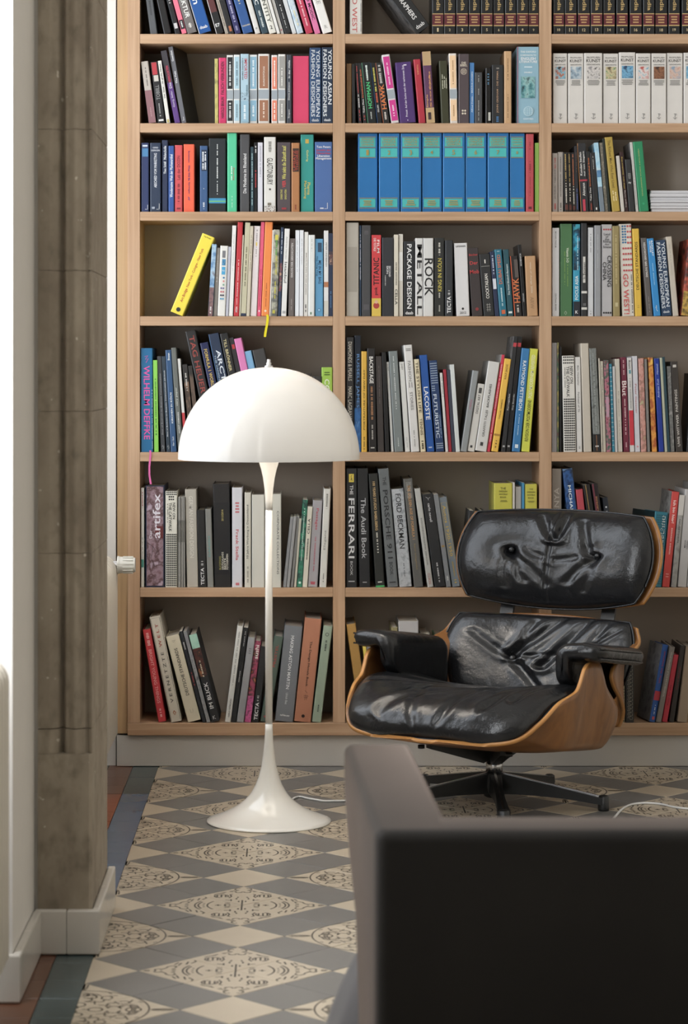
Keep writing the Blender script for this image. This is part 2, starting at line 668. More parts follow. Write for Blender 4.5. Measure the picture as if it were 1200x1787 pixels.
def put_tile(kind, cx, cy, rot):
    """cx, cy: the corner that is the mesh origin; rot of its diagonal"""
    me = QM[kind]
    mx_ = cx + 0.5 * DG * math.cos(rot)
    my_ = cy + 0.5 * DG * math.sin(rot)
    if mx_ < X_B - 0.5 * DG or my_ > D_BACK - 0.105 or my_ < -2.4 or mx_ > 4.0:
        return
    cut = mx_ - 0.5 * DG < X_B - 0.004
    if cut and mx_ <= X_B - 0.02:
        return
    name = {'scroll': 'patterned_tile', 'curl': 'patterned_tile', 'round': 'patterned_tile', 'cream': 'cream_tile', 'grey': 'grey_tile'}[kind]
    Mx = Matrix.Translation((cx, cy, 0)) @ Matrix.Rotation(rot, 4, 'Z')
    if not tile_seen(mx_, my_):
        if not cut:
            b0 = len(rest_v)
            full = my_ > 3.0 and mx_ < 2.0
            for v in (list(me.vertices) if full else list(me.vertices)[:12]):
                rest_v.append(Mx @ v.co)
            for p in (list(me.polygons) if full else list(me.polygons)[:9]):
                rest_f.append(tuple(b0 + i for i in p.vertices))
                rest_m.append(1 if kind == 'grey' else 2 * p.material_index)
        return
    if cut:
        bm = bmesh.new()
        bm.from_mesh(me)
        bmesh.ops.transform(bm, matrix=Mx, verts=bm.verts)
        bmesh.ops.bisect_plane(bm, geom=list(bm.verts) + list(bm.edges) + list(bm.faces), plane_co=(X_B, 0, 0), plane_no=(-1, 0, 0), clear_outer=True)
        if not bm.faces:
            bm.free()
            return
        m2 = bpy.data.meshes.new(name)
        bm.to_mesh(m2)
        bm.free()
        for m in me.materials:
            m2.materials.append(m)
        o = bpy.data.objects.new(name, m2)
    else:
        o = bpy.data.objects.new(name, me)
        o.location = (cx, cy, random.uniform(-0.0004, 0.0003))
        o.rotation_euler = (random.uniform(-.003, .003), random.uniform(-.003, .003), rot)
    link(o, floor)


def lat(u, v):
    return OX + (u - v) * DG / 2, OY + (u + v) * DG / 2


for i in range(-20, 22):
    for j in range(-20, 22):
        bu, bv = 3 * i, 3 * j
        cx, cy = lat(bu + 1, bv + 1)
        if cy > 8.2 or cy < -2.6 or cx < -0.9 or cx > 4.2:
            continue
        rnd = (i - j) % 2 == 1
        put_tile('round' if rnd else 'scroll', cx, cy, 0.0)
        put_tile('round' if rnd else 'curl', cx, cy, R90)
        put_tile('round' if rnd else 'scroll', cx, cy, 2 * R90)
        put_tile('round' if rnd else 'curl', cx, cy, 3 * R90)
        for (uu, vv, k) in ((bu + 2, bv + 2, 'cream'), (bu + 2, bv, 'grey'), (bu + 2, bv + 1, 'grey'), (bu, bv + 2, 'grey'), (bu + 1, bv + 2, 'grey')):
            x_, y_ = lat(uu, vv)
            put_tile(k, x_, y_, R90)

# border of rectangular teal and red tiles along the window wall
xa = X_B
yy0 = 4.22
for c, (wd, mt) in enumerate(((0.082, M_TEAL), (0.078, M_RED), (0.078, M_TEAL), (0.145, M_RED), (0.145, M_RED))):
    k = 0
    y0 = yy0
    while y0 < 7.8:
        y1 = min(y0 + 0.145, D_BACK)
        lo, hi = (xa - wd + 0.0007, y0 + 0.0007, -TT), (xa - 0.0007, y1 - 0.0007, random.uniform(-0.0006, 0.0))
        if 5.35 < y0 < 7.05 and c == 0:
            mt = M_BLUE
        elif c == 0:
            mt = M_TEAL
        if c == 1:
            mt = M_ORANGE if 6.5 < y0 < 7.0 else M_RED
        if c < 3:
            box('border_tile', lo, hi, mt, floor, 0.0008, 1)
        y0 = y1
    if c >= 3:
        xx = xa
    xa -= wd
struct(box('floor_margin', (-1.25, -2.5, -TT), (xa + 0.29, 7.86, -0.001), M_RED))
for o_, y0, y1 in (('floor_border', -2.4, 4.22),):
    struct(box(o_, (X_B - 0.23, y0, -TT), (X_B - 0.001, y1, -0.0005), M_TEAL))
if rest_v:
    r = mesh_obj('far_tiles', rest_v, rest_f, [M_CREAM, M_GREY, M_INK], floor, mat_idx=rest_m)
    struct(r, 'stuff')
# ---------------------------------------------------------------- bookcase
W1, W2 = hexc('a98768'), hexc('c4a385')
M_WOODH = grain('beech_along', W1, W2, 'x', 0.42, 5.0)
M_WOODV = grain('beech_upright', W1, W2, 'z', 0.42, 5.0)
M_FILL = grain('beech_filler', hexc('a98963'), hexc('c2a27a'), 'z', 0.5, 3.0)
M_BACKP = plain('taupe_back_panel', hexc('a89f94'), 0.6, 0.03, 6)
M_PLINTH = plain('white_plinth', hexc('c6c2bc'), 0.35, 0.02, 10)


def bx_(x):
    return (x - VPX) * D_BOOK / F_PX


def bz_(y):
    return CAM_Z - (y - VPY) * D_BOOK / F_PX


UP = [(222.5, 244), (581, 602), (941, 962), (1300, 1321.5)]
SH = [(59.2, 76), (215, 231), (369.5, 385), (552, 568.3), (789.2, 805.3), (1025.7, 1042)]
BASE = (1262, 1283.5)
Z_TOPROW = -112
D_PANEL = 7.849
bookcase = empty('bookcase', (bx_(222), D_BOOK, 0))
tag(bookcase, 'wall-wide beech bookcase with taupe back panel and white plinth', 'bookcase')
_off = Vector(bookcase.location)


def bc(name, lo, hi, mat, bevel=0.0012):
    return box(name, tuple(lo[i] - _off[i] for i in range(3)), tuple(hi[i] - _off[i] for i in range(3)), mat, bookcase, bevel)


zb0, zb1 = bz_(BASE[1]), bz_(BASE[0])
ztop = bz_(-310)
for (a, b) in UP:
    bc('upright', (bx_(a), D_BOOK, zb1 + 0.0004), (bx_(b), D_PANEL, ztop), M_WOODV)
bc('base_rail', (bx_(222.5), D_BOOK - 0.0006, zb0), (bx_(1321.5), D_PANEL, zb1), M_WOODH)
bc('top_board', (bx_(222.5), D_BOOK, ztop + 0.0005), (bx_(1321.5), D_PANEL, ztop + 0.03), M_WOODH)
for c in range(3):
    for (a, b) in SH + [(Z_TOPROW - 16, Z_TOPROW)]:
        bc('shelf', (bx_(UP[c][1]) + 0.0004, D_BOOK + 0.0006, bz_(b)), (bx_(UP[c + 1][0]) - 0.0004, D_PANEL - 0.001, bz_(a)), M_WOODH)
bc('back_panel', (bx_(222.5), D_PANEL + 0.0002, zb0), (bx_(1321.5), D_PANEL + 0.018, ztop), M_BACKP, 0)
bc('filler_strip', (bx_(204) , D_BOOK + 0.013, zb0 + 0.004), (bx_(222.3), D_BOOK + 0.032, ztop), M_FILL)
bc('plinth', (bx_(203), D_BOOK + 0.015, 0.001), (bx_(1321.5), D_BOOK + 0.034, zb0 - 0.002), M_PLINTH)
# ---------------------------------------------------------------- books
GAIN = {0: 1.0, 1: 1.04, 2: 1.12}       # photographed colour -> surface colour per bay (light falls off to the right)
_txt = {}


def text_geo(s):
    """normalised flat lettering: unit box centred on the origin"""
    if s in _txt:
        return _txt[s]
    cu = bpy.data.curves.new('lettering', 'FONT')
    cu.body = s
    cu.size = 1.0
    cu.resolution_u = 2
    cu.offset = 0.012
    ob = bpy.data.objects.new('lettering', cu)
    me = bpy.data.meshes.new_from_object(ob)
    vs = [v.co.copy() for v in me.vertices]
    fs = [tuple(p.vertices) for p in me.polygons]
    bpy.data.meshes.remove(me)
    bpy.data.objects.remove(ob)
    bpy.data.curves.remove(cu)
    if not vs:
        vs = [Vector((0, 0, 0))]
    x0, x1 = min(v.x for v in vs), max(v.x for v in vs)
    y0, y1 = min(v.y for v in vs), max(v.y for v in vs)
    w, h = max(1e-4, x1 - x0), max(1e-4, y1 - y0)
    out = ([((v.x - x0) / w - 0.5, (v.y - y0) / h - 0.5) for v in vs], fs, w / h)
    _txt[s] = out
    return out


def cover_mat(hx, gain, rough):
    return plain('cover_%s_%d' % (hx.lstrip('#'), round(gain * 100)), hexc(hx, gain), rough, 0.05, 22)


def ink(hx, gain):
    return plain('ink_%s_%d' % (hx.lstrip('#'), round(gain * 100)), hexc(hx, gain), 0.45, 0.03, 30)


M_PAGES = plain('book_pages', hexc('cfc8ba'), 0.85, 0.08, 220)
M_PAGES_D = plain('book_pages_grey', hexc('a9a39a'), 0.85, 0.08, 220)


def flat_quads(name, rects, y, mat, parent):
    V, Fc = [], []
    for (x0, x1, z0, z1) in rects:
        b = len(V)
        V += [(x0, y, z0), (x1, y, z0), (x1, y, z1), (x0, y, z1)]
        Fc.append((b, b + 1, b + 2, b + 3))
    return mesh_obj(name, V, Fc, mat, parent)


def disc_geo(V, Fc, x, z, r, y, n=10):
    b = len(V)
    for k in range(n):
        a = 2 * math.pi * k / n
        V.append((x + r * math.cos(a), y, z + r * math.sin(a)))
    Fc.append(tuple(range(b, b + n)))


def add_spec(sp, root, ox, w, h, gain, lay, rnd):
    y = -0.0004 - 0.00025 * lay
    k = sp[0]
    Z = lambda f: h * (1 - f)
    if k in 'du':
        _, c, s, a, b, size = sp[:6]
        xf = sp[6] if len(sp) > 6 else 0.5
        vs, fs, asp = text_geo(s)
        ln, th = (b - a) * h, size * w
        zc, xc = Z((a + b) / 2), ox + xf * w
        if k == 'd':
            V = [(xc + v * th, y, zc - u * ln) for u, v in vs]
        else:
            V = [(xc - v * th, y, zc + u * ln) for u, v in vs]
        mesh_obj('spine_lettering', V, fs, ink(c, gain), root)
    elif k == 'h':
        _, c, s, zc, wf = sp[:5]
        xf = sp[5] if len(sp) > 5 else 0.5
        vs, fs, asp = text_geo(s)
        ww = wf * w
        hh = ww / asp
        mx_ = sp[6] * h if len(sp) > 6 else 0.09 * h
        hh = min(hh, mx_)
        V = [(ox + xf * w + u * ww, y, Z(zc) + v * hh) for u, v in vs]
        mesh_obj('spine_lettering', V, fs, ink(c, gain), root)
    elif k == 'x':                      # lettering too small to read: short strokes
        _, c, a, b, size = sp[:5]
        xf = sp[5] if len(sp) > 5 else 0.5
        rects = []
        z = Z(a)
        while z > Z(b):
            l_ = rnd.uniform(0.0022, 0.0055)
            tw = size * w * rnd.uniform(0.75, 1.0)
            rects.append((ox + xf * w - tw / 2, ox + xf * w + tw / 2, max(Z(b), z - l_), z))
            z -= l_ + (0.0011 if rnd.random() < 0.8 else 0.005)
        flat_quads('spine_lettering', rects, y, ink(c, gain), root)
    elif k == 'l':                      # block of small horizontal lines
        _, c, a, b, x0, x1, n = sp
        rects = []
        for i in range(n):
            zc = Z(a + (b - a) * (i + 0.5) / n)
            t = (b - a) * h / n * 0.5
            hw = (x1 - x0) / 2 * rnd.uniform(0.7, 1.0)
            xc = ox + w * (x0 + x1) / 2
            rects.append((xc - hw * w, xc + hw * w, zc - t / 2, zc + t / 2))
        flat_quads('spine_lettering', rects, y, ink(c, gain), root)
    elif k == 'b':
        _, c, a, b = sp[:4]
        x0, x1 = (sp[4], sp[5]) if len(sp) > 5 else (0.015, 0.985)
        flat_quads('spine_band', [(ox + x0 * w, ox + x1 * w, Z(b), Z(a))], y, ink(c, gain), root)
    elif k == 'p':
        _, cs, a, b, x0, x1 = sp[:6]
        scl = sp[6] if len(sp) > 6 else 60
        m = picture('print_%s_%d_%d' % ('_'.join(cs), gain * 100, scl), [hexc(c, gain) for c in cs], scl)
        flat_quads('spine_picture', [(ox + x0 * w, ox + x1 * w, Z(b), Z(a))], y, m, root)
    elif k == 'g':
        _, c, a, b, nx, nz = sp[:6]
        x0, x1 = (sp[6], sp[7]) if len(sp) > 7 else (0.1, 0.92)
        V, Fc = [], []
        for i in range(nx):
            for j in range(nz):
                xx = ox + w * (x0 + (x1 - x0) * (i + 0.5) / nx)
                zz = Z(a + (b - a) * (j + 0.5) / nz)
                disc_geo(V, Fc, xx, zz, 0.43 * min(w * (x1 - x0) / nx, (b - a) * h / nz), y, 8)
        mesh_obj('spine_dots', V, Fc, ink(c, gain), root)
    elif k == 'c':
        _, c, zc, r = sp[:4]
        xf = sp[4] if len(sp) > 4 else 0.5
        V, Fc = [], []
        disc_geo(V, Fc, ox + xf * w, Z(zc), r * w, y, 16)
        mesh_obj('spine_emblem', V, Fc, ink(c, gain), root)
    elif k == 'm':                      # polyline ornament: list of strokes in (x, z-fraction) with stroke width in mm
        _, c, lines, wd = sp
        V, Fc = [], []
        for l in lines:
            P2 = [(ox + x * w, Z(z)) for x, z in l]
            R, Q = [], []
            ribbon(R, Q, P2, wd / 1000.0, 0)
            b = len(V)
            V += [(p[0], y, p[1]) for p in R]
            Fc += [tuple(b + i for i in reversed(f)) for f in Q]
        mesh_obj('spine_ornament', V, Fc, ink(c, gain), root)


ORD = ['first', 'second', 'third', 'fourth', 'fifth', 'sixth', 'seventh', 'eighth', 'ninth', 'tenth', 'eleventh', 'twelfth', 'thirteenth',
       'fourteenth', 'fifteenth', 'sixteenth', 'seventeenth', 'eighteenth', 'nineteenth', 'twentieth', 'twenty-first', 'twenty-second',
       'twenty-third', 'twenty-fourth', 'twenty-fifth', 'twenty-sixth', 'twenty-seventh', 'twenty-eighth', 'twenty-ninth', 'thirtieth']
NUMW = ['one', 'two', 'three', 'four', 'five', 'six', 'seven', 'eight', 'nine', 'ten', 'eleven', 'twelve', 'thirteen', 'fourteen', 'fifteen',
        'sixteen', 'seventeen', 'eighteen', 'nineteen', 'twenty']
ROWN = ['top', 'second', 'third', 'fourth', 'fifth', 'sixth', 'bottom']
BAYN = ['left', 'middle', 'right']
ROWZ = [bz_(s[0]) for s in SH] + [zb1]
book_count = 0


def book_place(col, row, k, crop, e):
    x0, x1, top, lean = e[:4]
    op = e[7] if len(e) > 7 else {}
    ox_, oy_, sc, bot = crop
    rnd = random.Random(col * 1000 + row * 100 + k)
    set_ = op.get('set', rnd.uniform(0.006, 0.016))
    d = D_BOOK + set_
    m_px = d / F_PX
    zb = ROWZ[row] + 0.0006
    ybot_px = VPY + (CAM_Z - zb) / m_px
    ytop_px = oy_ + top * sc
    rise = (ybot_px - ytop_px) * m_px
    run = lean * sc * m_px
    ang = math.atan2(run, rise)
    if 'ang' in op:
        ang = math.radians(op['ang'])
    hgt = op.get('hgt', math.hypot(run, rise))
    w = max(0.004, (x1 - x0) * sc * m_px * math.cos(ang) - 0.0006)
    left = ang <= 1e-4
    piv = ((ox_ + (x0 if left else x1) * sc) - VPX) * m_px
    return dict(d=d, zb=zb, ang=ang, hgt=hgt, w=w, left=left, piv=piv, fix='yaw' in op)


def quad_of(p):
    s_, c_ = math.sin(p['ang']), math.cos(p['ang'])
    if not p['left'] and p['ang'] < 0 or p['left'] and p['ang'] > 0:
        s_ = 0.0
        c_ = 1.0
    up, rt = (s_ * p['hgt'], c_ * p['hgt']), (c_ * p['w'], -s_ * p['w'])
    b0 = (p['piv'], 0.0) if p['left'] else (p['piv'] - rt[0], -rt[1])
    return [b0, (b0[0] + rt[0], b0[1] + rt[1]), (b0[0] + rt[0] + up[0], b0[1] + rt[1] + up[1]), (b0[0] + up[0], b0[1] + up[1])]


def penetration(A, B):
    best = 1e9
    for P_ in (A, B):
        for i in (0, 1):
            ex, ey = P_[i + 1][0] - P_[i][0], P_[i + 1][1] - P_[i][1]
            l_ = math.hypot(ex, ey)
            nx, ny = -ey / l_, ex / l_
            a = [nx * x + ny * y for x, y in A]
            b_ = [nx * x + ny * y for x, y in B]
            o = min(max(a), max(b_)) - max(min(a), min(b_))
            if o <= 0:
                return 0.0
            best = min(best, o)
    return best


def settle(ps, xl, xr):
    """nudge thickness, lean and place of neighbours until books no longer run into one another"""
    def pen(i):
        q = quad_of(ps[i])
        s_ = sum(penetration(q, quad_of(ps[j])) for j in (i - 2, i - 1, i + 1, i + 2) if 0 <= j < len(ps) and j != i)
        return s_ + max(0, xl + 0.0004 - min(x for x, y in q)) + max(0, max(x for x, y in q) - xr + 0.0004)
    for it in range(10):
        bad = False
        for i in range(len(ps)):
            p0 = pen(i)
            if p0 < 0.0003:
                continue
            bad = True
            base = dict(ps[i])
            best, bc_ = p0 * 12, base
            for da in (0, -.3, .3, -.7, .7, -1.2, 1.2, -2, 2, -3.5, 3.5):
                for fw in (1, .96, .9, .82, .72):
                    for sx in (0, .0006, -.0006, .0015, -.0015, .003, -.003):
                        c = dict(base)
                        c['ang'] = base['ang'] + math.radians(da)
                        if (c['ang'] > 0) == c['left'] and abs(c['ang']) > 1e-6:
                            c['ang'] = 0.0
                        c['w'] = max(.0035, base['w'] * fw)
                        c['piv'] = base['piv'] + sx
                        ps[i] = c
                        v = pen(i) * 12 + abs(da) * .0016 + (base['w'] - c['w']) * .9 + abs(sx) * .6
                        if v < best:
                            best, bc_ = v, c
            ps[i] = bc_
        if not bad:
            break


def make_book(col, row, k, n, crop, e, pl_):
    global book_count
    x0, x1, top, lean, colr, look, specs = e[:7]
    op = e[7] if len(e) > 7 else {}
    rnd = random.Random(col * 1000 + row * 100 + k)
    rnd.random()
    d, zb, ang, hgt, w, piv = (pl_[q] for q in ('d', 'zb', 'ang', 'hgt', 'w', 'piv'))
    dep = op.get('dep', min(0.225, max(0.12, hgt * rnd.uniform(0.66, 0.76))))
    dep = min(dep, D_PANEL - 0.004 - d)
    ox = 0.0 if pl_['left'] else -w
    yaw = math.radians(op.get('yaw', 0.0))
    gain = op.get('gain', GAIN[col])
    rough = op.get('rough', rnd.choice([0.3, 0.4, 0.5, 0.55]))
    hard = op.get('hard', w > 0.016)
    # cover: spine with rounded corners and two boards wrapped round the page block
    t = 0.0028 if hard else 0.0009
    t = min(t, w * 0.2)
    r = min(0.0035 if hard else 0.0012, w * 0.25)
    outer, inner = [], []
    na = 4
    outer.append((ox, dep))
    for i in range(na + 1):
        a = math.pi + (math.pi / 2) * i / na
        outer.append((ox + r + r * math.cos(a), r + r * math.sin(a)))
    for i in range(na + 1):
        a = -math.pi / 2 + (math.pi / 2) * i / na
        outer.append((ox + w - r + r * math.cos(a), r + r * math.sin(a)))
    outer.append((ox + w, dep))
    for (x, y) in outer:
        inner.append((min(max(x, ox + t), ox + w - t), min(max(y, t), dep)))
    npf = len(outer)
    V = [(x, y, 0.0) for x, y in outer] + [(x, y, 0.0) for x, y in inner] + [(x, y, hgt) for x, y in outer] + [(x, y, hgt) for x, y in inner]
    Fc = []
    for i in range(npf - 1):
        Fc.append((i, i + 1, 2 * npf + i + 1, 2 * npf + i))
        Fc.append((npf + i + 1, npf + i, 3 * npf + i, 3 * npf + i + 1))
        Fc.append((2 * npf + i, 2 * npf + i + 1, 3 * npf + i + 1, 3 * npf + i))
        Fc.append((i + 1, i, npf + i, npf + i + 1))
    for i in (0, npf - 1):
        q = (i, npf + i, 3 * npf + i, 2 * npf + i)
        Fc.append(q if i else tuple(reversed(q)))
    name = op.get('name', 'book')
    if isinstance(colr, (list, tuple)):
        cm = picture('cover_' + '_'.join(colr) + '_%d' % (gain * 100), [hexc(c, gain) for c in colr], op.get('scl', 26), 4, rough)
    else:
        cm = cover_mat(colr, gain, rough)
    mats = [cm]
    idx = None
    if 'side' in op:                     # printed boards differ from the spine
        sd = op['side']
        mats.append(picture('board_' + '_'.join(sd), [hexc(c, gain) for c in sd], 30) if isinstance(sd, (list, tuple)) else cover_mat(sd, gain, 0.35))
        idx = []
        for i in range(npf - 1):
            sidef = 1 if (i == 0 or i == npf - 2) else 0
            idx += [sidef, 0, 0, 0]
        idx += [0, 0]
    root = mesh_obj(name, V, Fc, mats, mat_idx=idx)
    root.location = (piv, d, zb)
    root.rotation_euler = Matrix.Rotation(ang, 3, 'Y').to_4x4().to_euler() if not yaw else (Matrix.Rotation(yaw, 3, 'Z') @ Matrix.Rotation(ang, 3, 'Y')).to_euler()
    ins = 0.003 if hard else 0.0003
    g = 0.0002
    pb = [(ox + t + g, t + g, ins), (ox + w - t - g, t + g, ins), (ox + w - t - g, dep - ins - 0.001, ins), (ox + t + g, dep - ins - 0.001, ins)]
    pv = pb + [(x, y, hgt - ins) for x, y, z in pb]
    mesh_obj('page_block', pv, [(3, 2, 1, 0), (4, 5, 6, 7), (0, 1, 5, 4), (1, 2, 6, 5), (2, 3, 7, 6), (3, 0, 4, 7)],
             M_PAGES if rnd.random() < 0.7 else M_PAGES_D, root)
    for i, sp in enumerate(specs):
        add_spec(sp, root, ox, w, hgt, gain, i, rnd)
    if 'label' in op:
        lab = op['label']
    else:
        lab = '%s, %s from left in %s row, %s bay' % (look, ORD[k], ROWN[row], BAYN[col])
    tag(root, lab, 'book', op.get('group', 'books on the bookcase shelves'))
    book_count += 1
    return root, w, hgt


def cell(col, row, ox_, oy_, sc, bot, entries):
    crop = (ox_, oy_, sc, bot)
    ps = [book_place(col, row, k, crop, e) for k, e in enumerate(entries)]
    settle(ps, bx_(UP[col][1]), bx_(UP[col + 1][0]))
    return [make_book(col, row, k, len(entries), crop, e, ps[k]) for k, e in enumerate(entries)]


S1 = 370 / 1200.0
S3 = 260 / 1200.0


def series(c):
    """white jacket with coloured panels and a grey belt"""
    return [('b', c, .03, .495, .10, .90), ('b', '9aa4ac', .515, .645, .02, .98), ('b', c, .665, .965, .10, .90)]


# ---- left bay
T0 = -235
cell(0, 0, 230, 0, S1, 192, [
    (105, 168, T0, -50, '55585c', 'dark grey cloth-bound book', [('x', '3c3e42', .52, .75, .25)]),
    (180, 240, T0, -100, '1c1c1e', 'plain black hardback book', []),
    (245, 278, T0, -112, '26272b', 'slim black book with white foot label', [('b', 'c9c9c9', .86, .93, .2, .8), ('x', 'bbbbbb', .5, .6, .3)]),
    (284, 313, T0, -118, 'ec6d88', 'bright pink paperback with black label', [('b', '1d1c1f', .82, .94, .08, .92), ('x', 'dddddd', .84, .93, .3)]),
    (316, 373, T0, -122, '6d6765', 'grey architecture book with white lettering', [('d', 'f2efe8', 'ARCHITEKTUR', .22, .80, .50), ('c', 'b9b4ae', .90, .22), ('c', '6d6765', .90, .18), ('x', 'e8e4dd', .87, .93, .2)]),
    (381, 456, T0, -128, '1a57a0', 'wide royal blue book with white title', [('d', 'f5f5f5', 'arch', .34, .62, .50), ('h', 'f5f5f5', 'daab', .925, .62), ('b', 'e8e8e8', 0, 1, 0, .04)]),
    (479, 523, T0, -122, '5b2a2a', 'maroon book with black foot', [('b', '141416', .72, 1.0), ('b', 'f0f0f0', 0, 1, 0, .06), ('h', 'f0f0f0', 'E7', .89, .6)]),
    (529, 549, T0, -118, 'a59c90', 'narrow taupe book', [('x', '6e665c', .4, .9, .25)]),
    (551, 580, T0, -118, '202022', 'black paperback with orange foot mark', [('b', 'b5643c', .90, .97, .25, .75)]),
    (584, 621, T0, -118, '2f2f63', 'dark violet book with pale lettering', [('x', 'a9a6c8', .45, .85, .3), ('b', '8a88ae', .90, .96, .35, .65)]),
    (631, 690, T0, -124, '2c5896', 'blue art book with yellow publisher line', [('h', 'e8d8a8', 'TASCHEN', .90, .86), ('x', 'c8c09c', .4, .62, .2)]),
    (699, 731, T0, -120, 'd4d2ce', 'white book with small foot logo', [('x', '9a9a98', .92, .96, .4)]),
    (736, 776, T0, -120, '2b4350', 'dark teal book with white lettering', [('d', 'e8ecec', 'BBC', .45, .62, .55), ('x', 'c0c8c8', .7, .92, .3)]),
    (779, 821, T0, -122, 'dcdad0', 'off-white identity design book', [('d', '55574f', 'IDENTITY', .40, .86, .55), ('h', '1c1c1c', '2', .92, .34, .5, .08)]),
    (823, 841, T0, -122, 'dedcd8', 'thin plain white book', []),
    (844, 863, T0, -122, 'd9d7d3', 'thin white book with red dot', [('c', 'c02848', .945, .22)]),
    (866, 906, T0, -124, '1d1f22', 'black book with fine white line of text', [('x', 'c9c9c9', .66, .93, .12), ('c', 'e0e0e0', .63, .10)]),
    (909, 934, T0, -124, 'cfd2d4', 'thin light grey book', []),
    (937, 975, T0, -126, ['8fb4d0', 'c9d6df', '6f96bb'], 'pale sky blue paperback', [('x', 'e6d9a0', .7, .9, .2)]),
    (986, 1029, T0, -128, 'c43455', 'crimson book with pale lettering', [('x', 'eec3cb', .45, .9, .22)]),
    (1036, 1071, T0, -126, 'e073a8', 'rose pink book with dark title', [('d', '3a2030', 'MARKO MODIC', .34, .82, .50)]),
    (1082, 1139, T0, -130, 'e4e2de', 'thick white book leaning at the right end', [('d', 'a8a6a2', 'RE', .52, .62, .4), ('h', 'b0aeaa', 'R', .92, .3, .5, .06)]),
])

cell(0, 1, 230, 0, S1, 693, [
    (96, 138, 350, -45, 'b9b0a6', 'cream and mauve paperback', [('b', '8e6268', .47, 1.0), ('x', '6d6660', .1, .4, .15), ('x', 'b78f92', .75, .9, .12)]),
    (146, 190, 352, -38, '19191b', 'black paperback with red top label', [('b', 'b7303c', .01, .21, .1, .75), ('b', 'c4beb4', .22, .32, .2, .8), ('u', '8d8d8d', 'TOBIILL', .38, .62, .5), ('x', '9a9a9a', .68, .90, .18), ('b', 'd8d8d8', .94, .97, .2, .85)]),
    (197, 218, 345, -50, 'd9d8d0', 'narrow white paperback with black title', [('u', '222222', 'Der Staat - die große Fiktion', .05, .60, .55), ('b', 'b8a85a', .94, .99, .2, .8)]),
    (243, 277, 290, -80, '5f3b86', 'purple and charcoal paperback', [('b', '39363c', 0, .44), ('u', 'e0305e', 'VERRÜCKTEN', .21, .44, .5), ('u', 'd8d0dc', 'Die', .44, .52, .45), ('u', 'cfc6dc', 'Georg, Stefan', .56, .78, .4)]),
    (282, 311, 265, -80, '4b4a50', 'grey spined black hardback, turned sideways', [('u', 'e6e6e6', 'Gauntlett', .05, .19, .4), ('u', 'e0e0e0', 'The Pale', .32, .48, .35), ('m', 'f0f0f0', [[(.3, .965), (.6, .965), (.6, .92)]], 1.0)], {'yaw': -13, 'side': '17181a', 'dep': .165}),
    (470, 490, 332, -2, ['a79a52', 'c9bd6a', '5d5a3a'], 'olive and yellow picture-backed paperback', []),  # left cover of the pink book, built as a separate slim volume
    (492, 535, 327, 0, 'd8326c', 'hot pink novel with dark title', [('u', '3b1a28', 'FALSCH VERBUNDEN', .06, .56, .42), ('u', '3b1a28', 'HAROLD BRAUN', .60, .92, .42)]),
    (537, 575, 312, 0, 'd9d8d4', 'white jacketed book with black panels', series('1d2024') + [('x', 'd0d0d0', .1, .45, .3), ('x', 'd0d0d0', .7, .92, .3)]),
    (577, 612, 310, 0, 'dfe2e2', 'white jacketed book with pale blue panels', series('a9cbd9') + [('x', '6d8a98', .1, .45, .25), ('x', '6d8a98', .72, .92, .25)]),
    (615, 663, 305, 0, 'a9c8d8', 'light blue book with red vertical title', [('d', 'c03a4a', 'IMPORTED', .07, .36, .36, .62), ('d', '44535c', 'A READING SEMINAR', .06, .38, .15, .25), ('p', ['4a5668', 'a9c8d8', '7a8ea0'], .56, .66, .02, .98, 120), ('x', '6c8a9a', .45, .62, .18, .75), ('b', '8fb6ca', .68, .98, .03, .97), ('x', 'dfe9ee', .74, .94, .25)]),
    (665, 710, 310, 0, 'dde1e2', 'white jacketed book with steel blue panels', series('86b4cd') + [('x', 'dceaf0', .08, .46, .25), ('x', 'dceaf0', .74, .9, .25)]),
    (715, 778, 305, 0, 'dedbd6', 'wide white jacketed book with brown panels', series('a16d4f') + [('u', 'f0e6da', 'KUNSTSTÜCKE', .18, .46, .18), ('x', 'e8d8c8', .7, .92, .15)]),
    (790, 825, 312, 0, 'dfdad6', 'white jacketed book with salmon panels', series('e37d60') + [('x', 'f7e6dd', .08, .46, .25), ('x', 'f7e6dd', .7, .94, .25)]),
    (828, 870, 307, 0, 'dedcd8', 'white jacketed book with grey panels', series('9c9a95') + [('x', 'e2e0da', .2, .46, .2), ('x', 'e2e0da', .72, .92, .2)]),
    (875, 905, 310, 0, '3d424d', 'slim slate book with white lettering', [('u', 'e6e6e6', 'In der Hölle', .08, .34, .36), ('u', 'e6e6e6', 'Denis Johnson', .40, .66, .36), ('u', 'e6e6e6', 'Tropen', .80, .93, .36)]),
    (910, 1003, 317, 0, 'dd3a68', 'broad plain raspberry red book', []),
    (1005, 1072, 270, 0, '25476f', 'dark blue fashion book with silver title', [('d', 'd5dae0', 'YOUNG EUROPEAN', .03, .91, .32, .73), ('d', 'd5dae0', 'FASHION DESIGNERS', .03, .91, .32, .30), ('h', 'd5dae0', 'daab', .955, .6)]),
    (1075, 1138, 268, 0, '1c2f47', 'near-black fashion book with silver title', [('d', 'e0e4e8', 'YOUNG ASIAN', .03, .75, .34, .73), ('d', 'e0e4e8', 'FASHION DESIGNERS', .03, .91, .34, .28), ('h', 'e0e4e8', 'daab', .955, .6)]),
])

